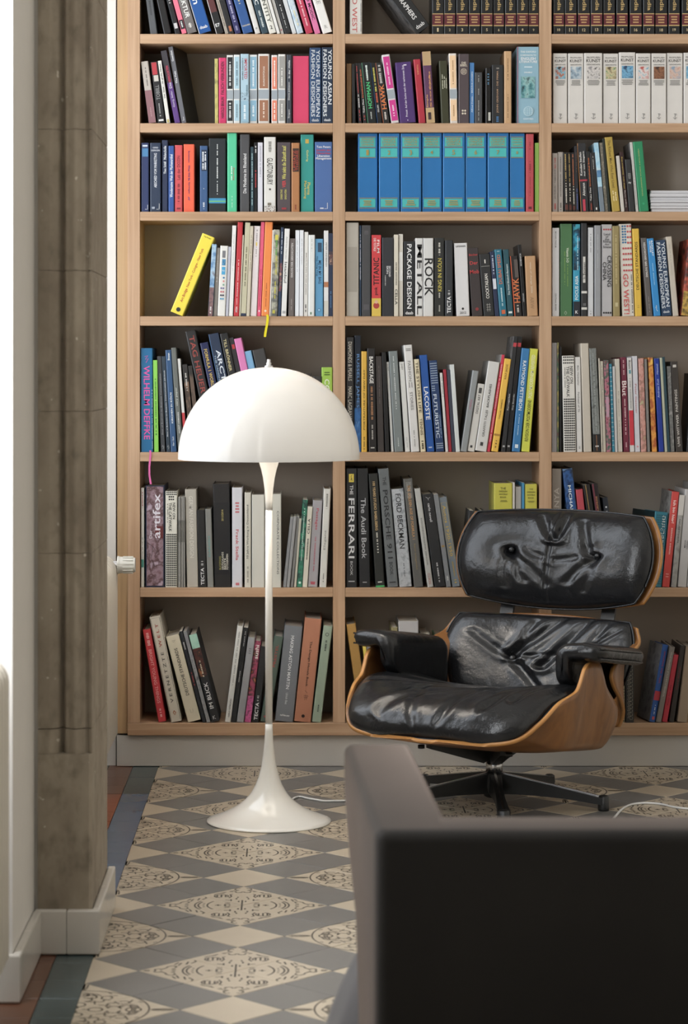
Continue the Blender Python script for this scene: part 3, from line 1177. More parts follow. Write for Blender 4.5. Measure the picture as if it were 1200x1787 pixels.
cell(0, 2, 230, 220, S1, 482, [
    (53, 97, 95, 0, '2c3a66', 'navy book with light blue square label', [('b', '3f7fb0', .08, .20, .12, .9), ('x', 'c9d4e4', .03, .06, .8), ('m', 'e8e8e8', [[(.5, .965), (.85, .965), (.85, .90)]], 1.2)]),
    (103, 165, 95, 0, '2a3850', 'dark navy marketing book with white title', [('h', 'c7ccd6', 'GERD', .07, .5), ('h', 'c7ccd6', 'GERKEN', .11, .8), ('u', 'd8dce4', 'ABSCHIED VOM MARKETING', .15, .65, .26), ('m', 'e8e8e8', [[(.6, .965), (.85, .965), (.85, .88)]], 1.2), ('x', 'a8b0c0', .93, .96, .3, .3)]),
    (170, 205, 80, 0, '25314f', 'slim midnight blue book', [('u', 'e8ecf2', 'Melancholie', .08, .27, .45), ('u', 'e8ecf2', 'Theo Schäfl', .30, .47, .4)]),
    (207, 240, 112, 0, '2a549b', 'royal blue book with white title', [('u', 'e6ebf4', 'Wundersame Welt der Markenartikel', .13, .78, .5)]),
    (243, 287, 108, 0, 'd2494f', 'rose red book with dark lettering', [('u', '7d2430', 'Leb der DOZIN', .16, .52, .4), ('x', '8d2a34', .58, .88, .3), ('x', '7a222c', .94, .97, .5)]),
    (293, 355, 103, 0, 'ee5c33', 'orange-red book with violet lettering', [('d', '6a2a6a', 'Bertelsmann', .10, .27, .16), ('d', '5a2a70', 'What Will Be', .31, .54, .18), ('d', '5a2a70', 'Springer', .56, .74, .16), ('m', '463a8a', [[(.4, .78), (.55, .80), (.42, .81), (.56, .83)]], 2.0)]),
    (385, 430, 112, 0, '365987', 'steel blue book with dark top label', [('b', '24344e', .06, .38, .2, .9), ('x', 'dfe6ee', .09, .36, .2, .4), ('x', 'dfe6ee', .09, .36, .2, .7), ('c', 'e8e8e8', .65, .05), ('x', 'c0c8d4', .86, .96, .25)]),
    (435, 533, 70, 0, '22292e', 'broad black book with blue-green stripe', [('b', '2f8fbb', .815, .85, 0.01, .99), ('b', '6fbf6a', .85, .865, 0.01, .99), ('b', '2f8fbb', .865, .885, 0.01, .99), ('x', 'd8dcdc', .08, .23, .06), ('x', 'd8dcdc', .27, .55, .07), ('x', 'd8dcdc', .58, .78, .05)]),
    (540, 595, 40, 0, '44c795', 'mint green tall book', [('d', 'c0404a', 'Kunde', .44, .60, .14, .68), ('x', 'd9f2e6', .42, .60, .12, .45), ('x', 'c8ecd9', .80, .95, .06)], {'rough': .25}),
    (612, 667, 47, 0, '48484b', 'charcoal book with white sans title', [('u', 'e2e2e2', 'Die Moderne im Rheinland', .25, .76, .34)]),
    (672, 690, 118, 0, '1f3a44', 'very thin dark teal book', [('x', '9fc4c8', .1, .9, .3)]),
    (692, 710, 93, 0, '1a1b1e', 'very thin black book', [('x', 'd0d0d0', .05, .15, .4), ('x', 'b8303a', .4, .65, .4)]),
    (713, 741, 93, 0, 'd4d4de', 'thin lilac white booklet', [('x', 'a4a4b0', .05, .5, .25)]),
    (748, 815, 62, 0, 'dcdad4', 'white book with condensed festival title', [('d', '3c3a36', 'GLASTONBURY', .28, .64, .50), ('x', '8c8a84', .06, .2, .25), ('c', '55524c', .70, .09), ('p', ['6a4a3a', 'dcdad4', '4a342a'], .92, 1.0, .02, .98, 160), ('b', '807868', .88, .915, .3, .6)]),
    (822, 900, 92, 0, '50464a', 'dark brown-grey book with yellow question', [('u', 'd6cf58', 'Wie sieht die Zukunft aus?', .05, .53, .30), ('u', 'd83a40', 'VIER', .55, .65, .26), ('u', 'cfc85c', 'DIREKTIVE', .68, .82, .14, .32), ('u', 'cfc85c', 'EINSICHTEN', .68, .82, .14, .62), ('x', 'a8303a', .94, .97, .35)]),
    (903, 950, 95, 0, 'b27746', 'tan book with dark brown label', [('b', '3f2a20', .08, .42, .15, .92), ('u', 'b0402c', 'UMSATZ', .11, .40, .3, .36), ('u', 'b0402c', 'THEORIE', .11, .40, .26, .70), ('x', '8a3a28', .9, .97, .2)]),
    (955, 1030, 48, 0, '12958c', 'teal book with gold lettering', [('b', 'c9a83a', .06, .115, .36, .62), ('d', 'c8cf7a', 'Gehrig', .20, .35, .2), ('d', 'd0c25a', 'Pharma', .62, .78, .24, .62), ('d', 'd0c25a', 'Marketing', .60, .83, .24, .34)]),
    (1035, 1135, 90, 0, '4469a5', 'broad cornflower blue management book', [('h', 'f0f2f6', 'Tom Peters', .07, .8), ('h', 'c23a4e', 'Jenseits der', .12, .84), ('h', 'c23a4e', 'Hierarchien', .16, .8), ('h', 'f0f2f6', 'Liberation', .20, .7), ('h', 'f0f2f6', 'Management', .24, .9), ('m', 'f0f0f0', [[(.55, .955), (.72, .955), (.72, .87)]], 1.4), ('x', 'dfe4ee', .94, .96, .25, .4)]),
])

b = cell(0, 3, 230, 370, S1, 588, [
    (207, 288, 150, 190, 'f0dc1e', 'yellow book leaning alone with red title', [('u', 'c24a2c', 'New York - Cologne - New York', .17, .66, .26), ('u', 'c24a2c', 'Art Bridge', .68, .85, .28), ('c', '2a2a2c', .945, .17), ('h', '6a5f20', 'Top Kroger', .03, .6)], {'rough': .3}),
    (425, 457, 183, 28, ['7fb4d8', '5a86b4', 'a8c9df', '6a5560'], 'slim blue photo-printed paperback', [('p', ['6b4a50', '8a6a6a', '4a4048'], .6, 1.0, .02, .98, 50), ('x', 'dddddd', .87, .97, .3)]),
    (459, 481, 203, 18, '8b847c', 'thin taupe paperback', [('x', 'c0b8ae', .1, .5, .2)]),
    (483, 528, 192, 17, 'e2e0da', 'white book with coloured dots', [('b', '77777c', .07, .17, .3, .7), ('p', ['2c5a80', '4a9ac8', '203850'], .19, .28, .3, .75, 180), ('b', '3aa4d4', .30, .41, .3, .75), ('h', 'f2f2f2', 'TO', .355, .36), ('g', '2a7cae', .43, .48, 1, 1, .45, .75), ('g', 'd88a8a', .48, .53, 1, 1, .45, .75), ('g', '7aa890', .53, .58, 1, 1, .45, .75), ('g', '6c6a9c', .58, .63, 2, 1, .2, .75), ('g', 'c86a74', .63, .68, 2, 1, .2, .75), ('g', '2a2a44', .68, .73, 2, 1, .2, .75), ('g', '3a9ac8', .73, .78, 2, 1, .2, .75)]),
    (530, 546, 197, 16, 'b8b8c4', 'thin lavender grey paperback', []),
    (548, 571, 77, 20, 'e4e3e0', 'tall thin white paperback', [('x', 'b4b4b4', .1, .5, .12)]),
    (574, 605, 58, 24, 'c92a36', 'tall red book with white lettering', [('x', 'efc9c9', .4, .88, .14), ('u', 'f2e6e6', 'MTEN', .90, .96, .35)]),
    (606, 614, 130, 20, 'd8d2bc', 'very thin cream booklet', []),
    (616, 645, 60, 25, 'c3bd9e', 'tall beige book with navy foot', [('b', '2a3550', .97, 1.0), ('x', '6c684e', .26, .68, .22)]),
    (647, 666, 80, 22, 'cdc2ac', 'slim sand-coloured book', [('x', '8d846c', .1, .5, .2)]),
    (668, 706, 80, 22, 'e6dcdc', 'pinkish white book with yellow mark', [('b', 'e2c43a', .18, .22, .4, .6), ('x', 'a09a9a', .04, .17, .16), ('x', 'a09a9a', .23, .34, .12)]),
    (708, 729, 57, 22, 'ee5a7e', 'tall hot pink slim book', [('c', 'f4d6de', .945, .25), ('x', 'c83a5e', .5, .9, .2)]),
    (731, 776, 57, 22, 'f38a38', 'tall bright orange book with yellow ribbon', [('c', 'f6d8b8', .945, .15), ('x', 'b0522a', .65, .9, .1)]),
    (777, 785, 102, 18, 'e4e0d6', 'very thin white booklet', []),
    (786, 823, 100, 16, ['8e8e88', '5c5c5a', 'b4b2a0', '48484a'], 'grey collage book with yellow title', [('u', 'd8cf38', 'Liebe und Leben', .30, .52, .42), ('b', 'd2c83c', .06, .12, .25, .75), ('x', 'd2c83c', .60, .80, .22), ('x', '6aa04a', .12, .30, .3), ('b', 'c0b838', .93, .97, .2, .6)]),
    (825, 841, 87, 18, '2e3f5a', 'thin dark blue picture book', [('p', ['d8a07a', '3a4a5a', 'b8443a'], .4, .72, .05, .95, 90), ('x', 'c0cad4', .05, .3, .3)]),
    (844, 873, 95, 20, 'e4e3e0', 'white travel book with grey title', [('d', '5a5c5c', 'Istanbul', .38, .62, .5), ('d', 'a8a8a6', 'Andreas Herzau', .09, .35, .3), ('b', 'a8a8a8', .94, .97, .2, .8)]),
    (876, 918, 150, 16, '6a615e', 'grey-brown book with white capitals', [('u', 'e6e2de', 'DIALOG DER GESCHICHTEN', .06, .50, .30), ('x', 'a8a09c', .78, .94, .12)]),
    (922, 945, 103, 3, 'dfe2e6', 'slim bluish white paperback', [('x', 'a8adb4', .12, .5, .12)]),
    (947, 969, 103, 3, 'e0e2e6', 'second slim bluish white paperback', [('x', 'a8adb4', .1, .4, .12)]),
    (971, 994, 113, 4, 'e2e0da', 'white book with thin brown title', [('d', '6a5a5a', 'BERLIN IN DEN 1910ER JAHREN', .25, .74, .3), ('x', '3c3c3c', .86, .95, .3)]),
    (996, 1033, 130, 3, 'dfe2e0', 'plain pale grey-white book', [('x', 'b0b4b2', .05, .2, .12), ('b', '6a8a70', .95, .98, .3, .55)]),
    (1036, 1083, 152, 0, '5fa3cf', 'bright blue clear-jacketed handbag book', [('d', '1f3a56', 'ME IN MY BAG', .28, .58, .36, .60), ('d', '1f3a56', 'The Ting Ting', .22, .48, .2, .25), ('b', '2c4a66', .05, .17, .35, .8), ('c', '3a6a94', .92, .2), ('c', '8cc4e4', .92, .14)], {'rough': .2}),
    (1087, 1113, 105, 0, 'dfe0e0', 'white book with brown circle motif', [('c', 'b8865a', .63, .40), ('c', 'dfe0e0', .63, .30), ('b', 'b8764a', .60, .66, .02, .98), ('d', '7a7a78', 'PETER LINDBERGH', .14, .42, .3), ('b', 'cfccc0', .82, .98)]),
    (1115, 1139, 120, 0, '23304a', 'navy photo-printed book at right end', [('p', ['c09a84', '2a2a3a', '8a5a50'], .22, .38, .02, .98, 90), ('x', '4a8ac0', .7, .9, .2)]),
])
# yellow ribbon marker hanging from the orange book
ro, rw, rh = b[12]
M_YRIB = plain('yellow_ribbon', hexc('e8d820'), 0.5)
M_PRIB = plain('pink_ribbon', hexc('e06aa8'), 0.5)


def ribbon_strip(name, pts, wd, mat, parent):
    V, Fc = [], []
    for i, (x, y, z) in enumerate(pts):
        V += [(x - wd / 2, y, z), (x + wd / 2, y, z), (x + wd / 2, y + 0.0006, z), (x - wd / 2, y + 0.0006, z)]
    for i in range(len(pts) - 1):
        a = 4 * i
        for k in range(4):
            Fc.append((a + k, a + (k + 1) % 4, a + 4 + (k + 1) % 4, a + 4 + k))
    Fc.append((0, 3, 2, 1))
    a = 4 * (len(pts) - 1)
    Fc.append((a, a + 1, a + 2, a + 3))
    o = mesh_obj(name, V, Fc, mat, parent)
    return o


def world_to_book(book, p):
    M = Matrix.LocRotScale(book.location, book.rotation_euler, None)
    return M.inverted() @ Vector(p)


def ribbon_on(book, pxs, wd, mat, d):
    pts = [world_to_book(book, px(x, y, d)) for x, y in pxs]
    return ribbon_strip('ribbon_marker', pts, wd, mat, book)


ribbon_on(ro, [(466, 549), (467, 553), (466.5, 560), (465, 570), (463, 580), (462, 588)], 0.0075, M_YRIB, D_BOOK - 0.004)

b = cell(0, 4, 230, 570, S1, 708, [
    (52, 121, 122, -3, '0f6a9c', 'blue book with huge pink vertical title', [('d', 'e24aa0', 'WILHELM DEFFKE', .17, .88, .50), ('m', 'e24aa0', [[(.35, .08), (.6, .07), (.4, .11), (.65, .10), (.45, .14)]], 1.5), ('x', 'cfdce8', .4, .97, .04, .95)]),
    (127, 152, 190, -7, '82cf3c', 'slim lime green paperback', [('x', '3f7a20', .2, .82, .25)]),
    (165, 190, 168, -22, '3a3c40', 'slim charcoal yearbook', [('u', '9a9a9c', 'Best of Business-to-Business Communication', .18, .82, .3), ('m', 'd8d8d8', [[(.3, .95), (.5, .93), (.7, .95), (.5, .97)]], 0.8)]),
    (197, 219, 168, -28, '2a3a48', 'slim slate blue yearbook', [('u', 'e4e8ec', 'Best of Business-to-Business Communication Jahrbuch', .15, .84, .34), ('m', 'd8d8d8', [[(.3, .95), (.5, .93), (.7, .95), (.5, .97)]], 0.8)]),
    (222, 260, 133, -32, '2f5580', 'navy blue book about churches', [('u', 'eaeef2', 'KIRCHEN IN KÖLN', .42, .72, .36), ('u', 'eaeef2', 'Boxen', .03, .10, .35), ('u', 'dfe4ea', 'Klar / Esch', .85, .94, .26)]),
    (262, 292, 120, -40, '666a66', 'grey-green book with outlined title', [('u', 'c8ccc4', 'very paper', .38, .56, .32), ('u', 'e4e4e0', 'HORST HAMANN', .62, .82, .28)]),
    (300, 317, 182, -42, 'dcdcd8', 'thin white paperback with red foot', [('b', 'c8303a', .58, .76)]),
    (333, 362, 215, -48, '2a2624', 'black and brown photo-spined book', [('p', ['8a6a52', '3a302a', 'a08068'], .2, 1, .02, .98, 30), ('x', 'c8c4bc', .1, .3, .3)]),
    (372, 396, 222, -48, '2c2826', 'dark brown slim book', [('p', ['3a322c', '6a5648', '2a2624'], .1, 1, .02, .98, 26)]),
    (447, 507, 30, -145, '2b2a2b', 'tall black book with thin red capitals', [('d', '9c4038', 'TAG HEUER', .04, .52, .5)], {'rough': .35}),
    (514, 562, 95, -129, '252c55', 'dark navy racing book with gold title', [('d', 'd8b84a', 'FORMULA 1 WORLD CHAMPIONSHIP', .06, .72, .40)]),
    (566, 626, 45, -133, '24344e', 'tall blue-black book with spaced white capitals', [('d', 'dfe6ee', 'ARCTIC', .14, .50, .42, .62), ('d', '9ab4cc', 'THE VANISHING NORTH', .18, .60, .16, .22), ('b', '3f6a98', 0, 1, 0, .06)]),
    (630, 677, 42, -133, '252628', 'black book with cream name lettering', [('d', 'd6c890', 'TILL BRÖNNER', .05, .32, .42)]),
    (681, 709, 65, -133, '2c2a2e', 'black book with small red square', [('b', 'c0303c', .06, .10, .3, .9)]),
    (713, 757, 70, -132, 'e07cba', 'pink book poking up behind the lampshade', [('x', 'a04a80', .3, .5, .15)]),
    (761, 803, 142, -125, '78aed8', 'light blue book behind the lampshade', []),
    (809, 880, 135, -128, '3d3b3b', 'dark grey cloth book behind the lampshade', []),
    (978, 1012, 265, 4, '3c3634', 'dark brown low book behind the lampshade', []),
    (1022, 1070, 282, 4, '3a3836', 'charcoal low book behind the lampshade', []),
    (1073, 1136, 230, 0, '9cc83a', 'lime green book with white capitals', [('d', 'e8f0d8', 'COOL', .14, .42, .45), ('l', '4a6a1a', .05, .10, .2, .8, 2)], {'side': '2c2a28'}),
])
ro = b[0][0]
ribbon_on(ro, [(262, 786), (262.5, 792), (261.5, 803), (260.5, 815), (260.5, 828), (262, 838), (263, 845)], 0.006, M_PRIB, D_BOOK - 0.004)

cell(0, 5, 230, 780, S1, 793, [
    (52, 70, 232, 0, 'dcdad4', 'thin white book at left end', [('x', 'c05a68', .04, .2, .25), ('x', '8a8a88', .5, .75, .2), ('b', '3a8a7a', .72, .80, .1, .9)]),
    (77, 186, 218, 0, '1f2a44', 'purple-brown photo book in navy slipcase', [('p', ['7d5a62', '9a7f8a', '5a3a3a', 'b5a0b0'], .01, .985, .06, .93, 34), ('b', '6a2a2a', .40, .52, .5, .93), ('u', 'e0dbe4', 'artifex', .08, .52, .40, .58), ('u', 'dcd6e0', 'Der', .44, .52, .14, .28), ('m', '2a2228', [[(.08, .56), (.4, .60), (.6, .66), (.9, .60)], [(.4, .60), (.3, .72), (.5, .80)]], 1.2), ('m', '5a4a58', [[(.42, .90), (.58, .90), (.58, .93), (.5, .955), (.42, .93), (.42, .90)]], 1.0)]),
    (190, 258, 250, 0, 'e0ddcf', 'white fashion book with black dot pattern', [('g', '26282a', .0, .045, 6, 2, .06, .96), ('g', '26282a', .045, .10, 3, 2, .25, .75), ('d', '4a4a46', 'NEW ON', .12, .29, .22, .72), ('d', '4a4a46', 'THE CATWALK', .12, .42, .24, .40), ('x', '8a8880', .13, .33, .07, .18), ('g', '26282a', .44, .99, 6, 24, .06, .96)]),
    (262, 277, 283, 0, '8f8d88', 'thin grey magazine', [('b', '6f6d68', .26, .50)]),
    (278, 292, 281, 0, '9b9892', 'second thin grey magazine', [('b', '74726c', .26, .50)]),
    (293, 307, 282, 0, '8a8882', 'third thin grey magazine', [('b', '6a6862', .26, .50)]),
    (309, 374, 240, -18, 'b5afa2', 'light taupe fashion design book', [('d', 'd8d4c8', 'GERMAN FASHION DESIGN', .07, .70, .36)]),
    (379, 425, 358, -12, '232324', 'black furniture catalogue with white title', [('u', 'f0f0f0', 'TECTA', .75, .97, .42), ('x', 'b0b0b0', .66, .72, .3)]),
    (428, 464, 352, -14, '83837e', 'grey book with faint teal lettering', [('u', '5a9a94', 'DANISH', .35, .61, .3)]),
    (468, 562, 210, -10, '232122', 'broad black photo book with gold date', [('b', '17171a', .18, .88), ('u', 'c0b060', '2013/2014', .25, .36, .12, .55), ('u', 'e0dccc', 'DEUTSCHLANDS', .66, .83, .12, .52), ('u', 'e0dccc', 'BESTE', .72, .83, .12, .66), ('u', 'e0dccc', 'FOTOGRAFEN', .68, .83, .12, .80), ('u', 'a09a48', 'BLICKFANG', .70, .83, .12, .36)]),
    (567, 626, 230, 0, 'd9d9e0', 'white book with large red name', [('d', 'c8404e', 'Frank Stella', .42, .73, .28), ('l', 'd06a74', .14, .26, .3, .7, 4), ('b', 'c86a74', .955, .98, .35, .7)]),
    (638, 675, 258, 0, 'd8d4c6', 'ivory book about advertising history', [('u', '4a4a44', '50 Jahre Werbung in Deutschland', .13, .70, .38), ('x', '9a968a', .78, .95, .25)]),
    (679, 752, 270, 0, 'd6d3c8', 'broad plain ivory book', []),
    (770, 846, 267, 0, 'd4d2c6', 'ivory book with slanted handwritten title', [('d', '6a6a66', 'CORPORATE COLLECTIONS', .18, .86, .16, .75)], {'side': '4a4f58'}),
    (854, 872, 398, 42, '8b8c8e', 'thin grey magazine leaning right', []),
    (874, 892, 396, 40, '9a9a9a', 'second thin grey magazine leaning right', []),
    (894, 912, 394, 38, '8f9090', 'third thin grey magazine leaning right', []),
    (914, 931, 405, 32, 'c4c0ae', 'thin cream magazine leaning right', []),
    (933, 962, 300, 33, ['1f5a48', '2f8a6a', '123a34', '6ab89a'], 'green marbled paperback', [('x', 'bfe0d0', .1, .7, .18), ('c', 'd8ece4', .95, .25)]),
    (964, 992, 338, 30, 'd8d2c0', 'cream booklet with bold black title', [('u', '1c1c1c', 'CELLA', .15, .34, .5), ('x', '6a665c', .40, .66, .3)]),
    (994, 1049, 305, 30, 'a6a2a6', 'grey-violet book with red title', [('d', 'c4525e', 'Passages', .09, .34, .34), ('x', 'b4707a', .42, .82, .14), ('x', 'c04454', .94, .97, .5)]),
    (1060, 1100, 238, 26, 'dad8d0', 'tall ivory book at right end', [('u', '9a9890', 'Eleganz', .42, .62, .4), ('x', '8a8880', .05, .2, .25), ('x', '8a8880', .86, .95, .15)]),
])

cell(0, 6, 230, 1030, S1, 745, [
    (150, 196, 160, -100, 'c8303a', 'red book leaning left with pale capitals', [('d', 'e8a0a0', 'BRIGHT YOUNG THINGS', .22, .80, .40), ('x', 'e8a8a8', .04, .18, .4), ('x', 'f0c0c0', .86, .95, .25)], {'hgt': .30}),
    (222, 285, 155, -123, 'd8d0c0', 'cream book with black border and spaced capitals', [('m', '2c2a26', [[(.08, .015), (.92, .015), (.92, .985), (.08, .985), (.08, .015)]], 1.0), ('u', '4a463e', 'V E R N E T Z T E', .34, .82, .26), ('u', 'b05040', 'W E L T', .07, .29, .26), ('m', 'b86a44', [[(.5, .895), (.62, .915), (.5, .935), (.38, .915), (.5, .895)]], 2.4)]),
    (317, 396, 265, -125, 'd9d0b6', 'cream standards book with dark capitals', [('u', '3c3a34', 'DEUTSCHE STANDARDS', .15, .70, .24), ('m', '8a8474', [[(.35, .06), (.65, .06)], [(.42, .075), (.58, .075)], [(.4, .86), (.4, .90), (.6, .90), (.6, .86)]], .9)]),
    (401, 421, 235, -134, '22262c', 'narrow dark navy book leaning left', [('x', 'c8c8c8', .12, .2, .4), ('x', 'a03a3a', .45, .6, .4)], {'dep': .15}),
    (424, 446, 235, -134, '85868a', 'narrow grey book leaning left', [('p', ['7a7c80', '9a9b9d', '5f6064'], .2, 1, .02, .98, 60)], {'dep': .15}),
    (450, 499, 255, -128, '232427', 'black picture book with bold white title', [('p', ['8fc4b4', 'a8d4c0', '6aa898'], 0, .16, .02, .98, 20), ('p', ['a8683c', '2a2426', '5a3028', '1a1a1e'], .16, .48, .02, .98, 45), ('u', 'eaeaea', 'IM BLICK', .55, .85, .48), ('m', 'eaeaea', [[(.35, .93), (.35, .97)], [(.6, .93), (.38, .95), (.65, .97)]], 1.2), ('x', 'd0c8b0', .3, .5, .18)], {'dep': .2}),
    (525, 559, 205, 70, 'd9d9d4', 'slim white book leaning right', [('x', 'a8a8a4', .06, .62, .22), ('u', '2a2a2a', 'GERO GÖRLICH', .76, .95, .3)]),
    (560, 588, 213, 71, '222325', 'slim black book leaning right', [('x', 'c0c0c0', .04, .2, .16), ('x', 'c0c0c0', .46, .58, .16)]),
    (591, 632, 270, 66, '98999c', 'plain grey book leaning right', [('l', '77787c', .12, .2, .3, .7, 3)]),
    (635, 673, 290, 65, ['d0703a', '2a2226', 'b04a6a', '3a2a2c', 'd88a50'], 'orange and magenta cookbook with sushi lettering', [('u', 'f2ece4', 'sushi', .05, .22, .6), ('p', ['b03a78', 'd0609a', '3a2030'], .68, 1, .02, .98, 60)]),
    (677, 717, 320, 50, '242426', 'black catalogue with white bold title', [('u', 'f0f0f0', 'TECTA', .74, .97, .5), ('x', 'b0b0b0', .65, .72, .3)]),
    (724, 777, 265, 80, '4e5f55', 'dark green book with red lettering', [('u', 'a8443c', 'PRESTEL', .10, .36, .28), ('b', 'b0404a', .93, .95, .3, .6)]),
    (808, 912, 208, 55, '73777d', 'thick slate grey car book with white title', [('d', 'e4e6e8', 'MAKING ASTON MARTIN', .10, .66, .18), ('d', 'c8ccd0', 'Ulrich Bez', .70, .82, .12), ('h', 'eeeeee', 'teNeues', .935, .52)]),
    (916, 1012, 165, 62, 'b27455', 'thick copper brown book with handwritten title', [('d', '3a2418', 'The Design Hotels Book', .22, .66, .17), ('m', '4a2e20', [[(.45, .70), (.6, .72)], [(.4, .75), (.7, .75)], [(.42, .765), (.66, .765)], [(.5, .735), (.5, .79)], [(.6, .735), (.6, .79)]], .9), ('c', '2c1c14', .945, .10)]),
    (1017, 1070, 205, 66, '93a48f', 'sage green book at right end', [('c', '46544a', .09, .2), ('c', '93a48f', .09, .14), ('x', '46544a', .15, .26, .2), ('x', '46544a', .82, .9, .15)]),
])

# ---- middle bay
ENC = [(530, 597), (598, 664), (667, 736), (738, 804), (807, 875), (877, 940), (943, 1008), (1010, 1076), (1078, 1140)]


def enc(x0, x1, num, top, sc):
    return (x0, x1, top, 0, '1b1d1f', '', [
        ('b', 'b99a5c', .726, .892, .03, .97), ('b', '5a1a24', .737, .878, .03, .97), ('l', 'b08a54', .755, .86, .2, .8, 3),
        ('d', 'b89a5e', 'Encyclopedia', .12, .69, .42), ('h', 'c9b68c', str(num), .943, .26 if num > 9 else .14, .5, .05)],
        {'label': 'black and maroon encyclopedia volume numbered %s in gold on its spine, top row' % NUMW[num - 1], 'group': 'encyclopedia volumes in the top row', 'hard': True, 'rough': .3})


cell(1, 0, 590, 0, S1, 192, [
    (65, 136, -190, 0, 'd6d3cd', 'white book with large red letters', [('d', 'c4605c', 'GO WEST', .35, .97, .4, .4), ('x', '6a6a68', .5, .96, .06, .9)]),
    (445, 560, -200, 0, '232426', 'heavy black photographers book slumped diagonally', [('d', 'e6e6e6', 'PHOTOGRAPHERS', .22, .83, .30), ('h', 'dddddd', 'daab', .93, .62)], {'ang': -37, 'hgt': .255, 'yaw': 6, 'dep': .19, 'side': ['2c2c2e', '6a6a6a', '444446']}),
] + [enc(a, b_, i + 1, -235, S1) for i, (a, b_) in enumerate(ENC)])

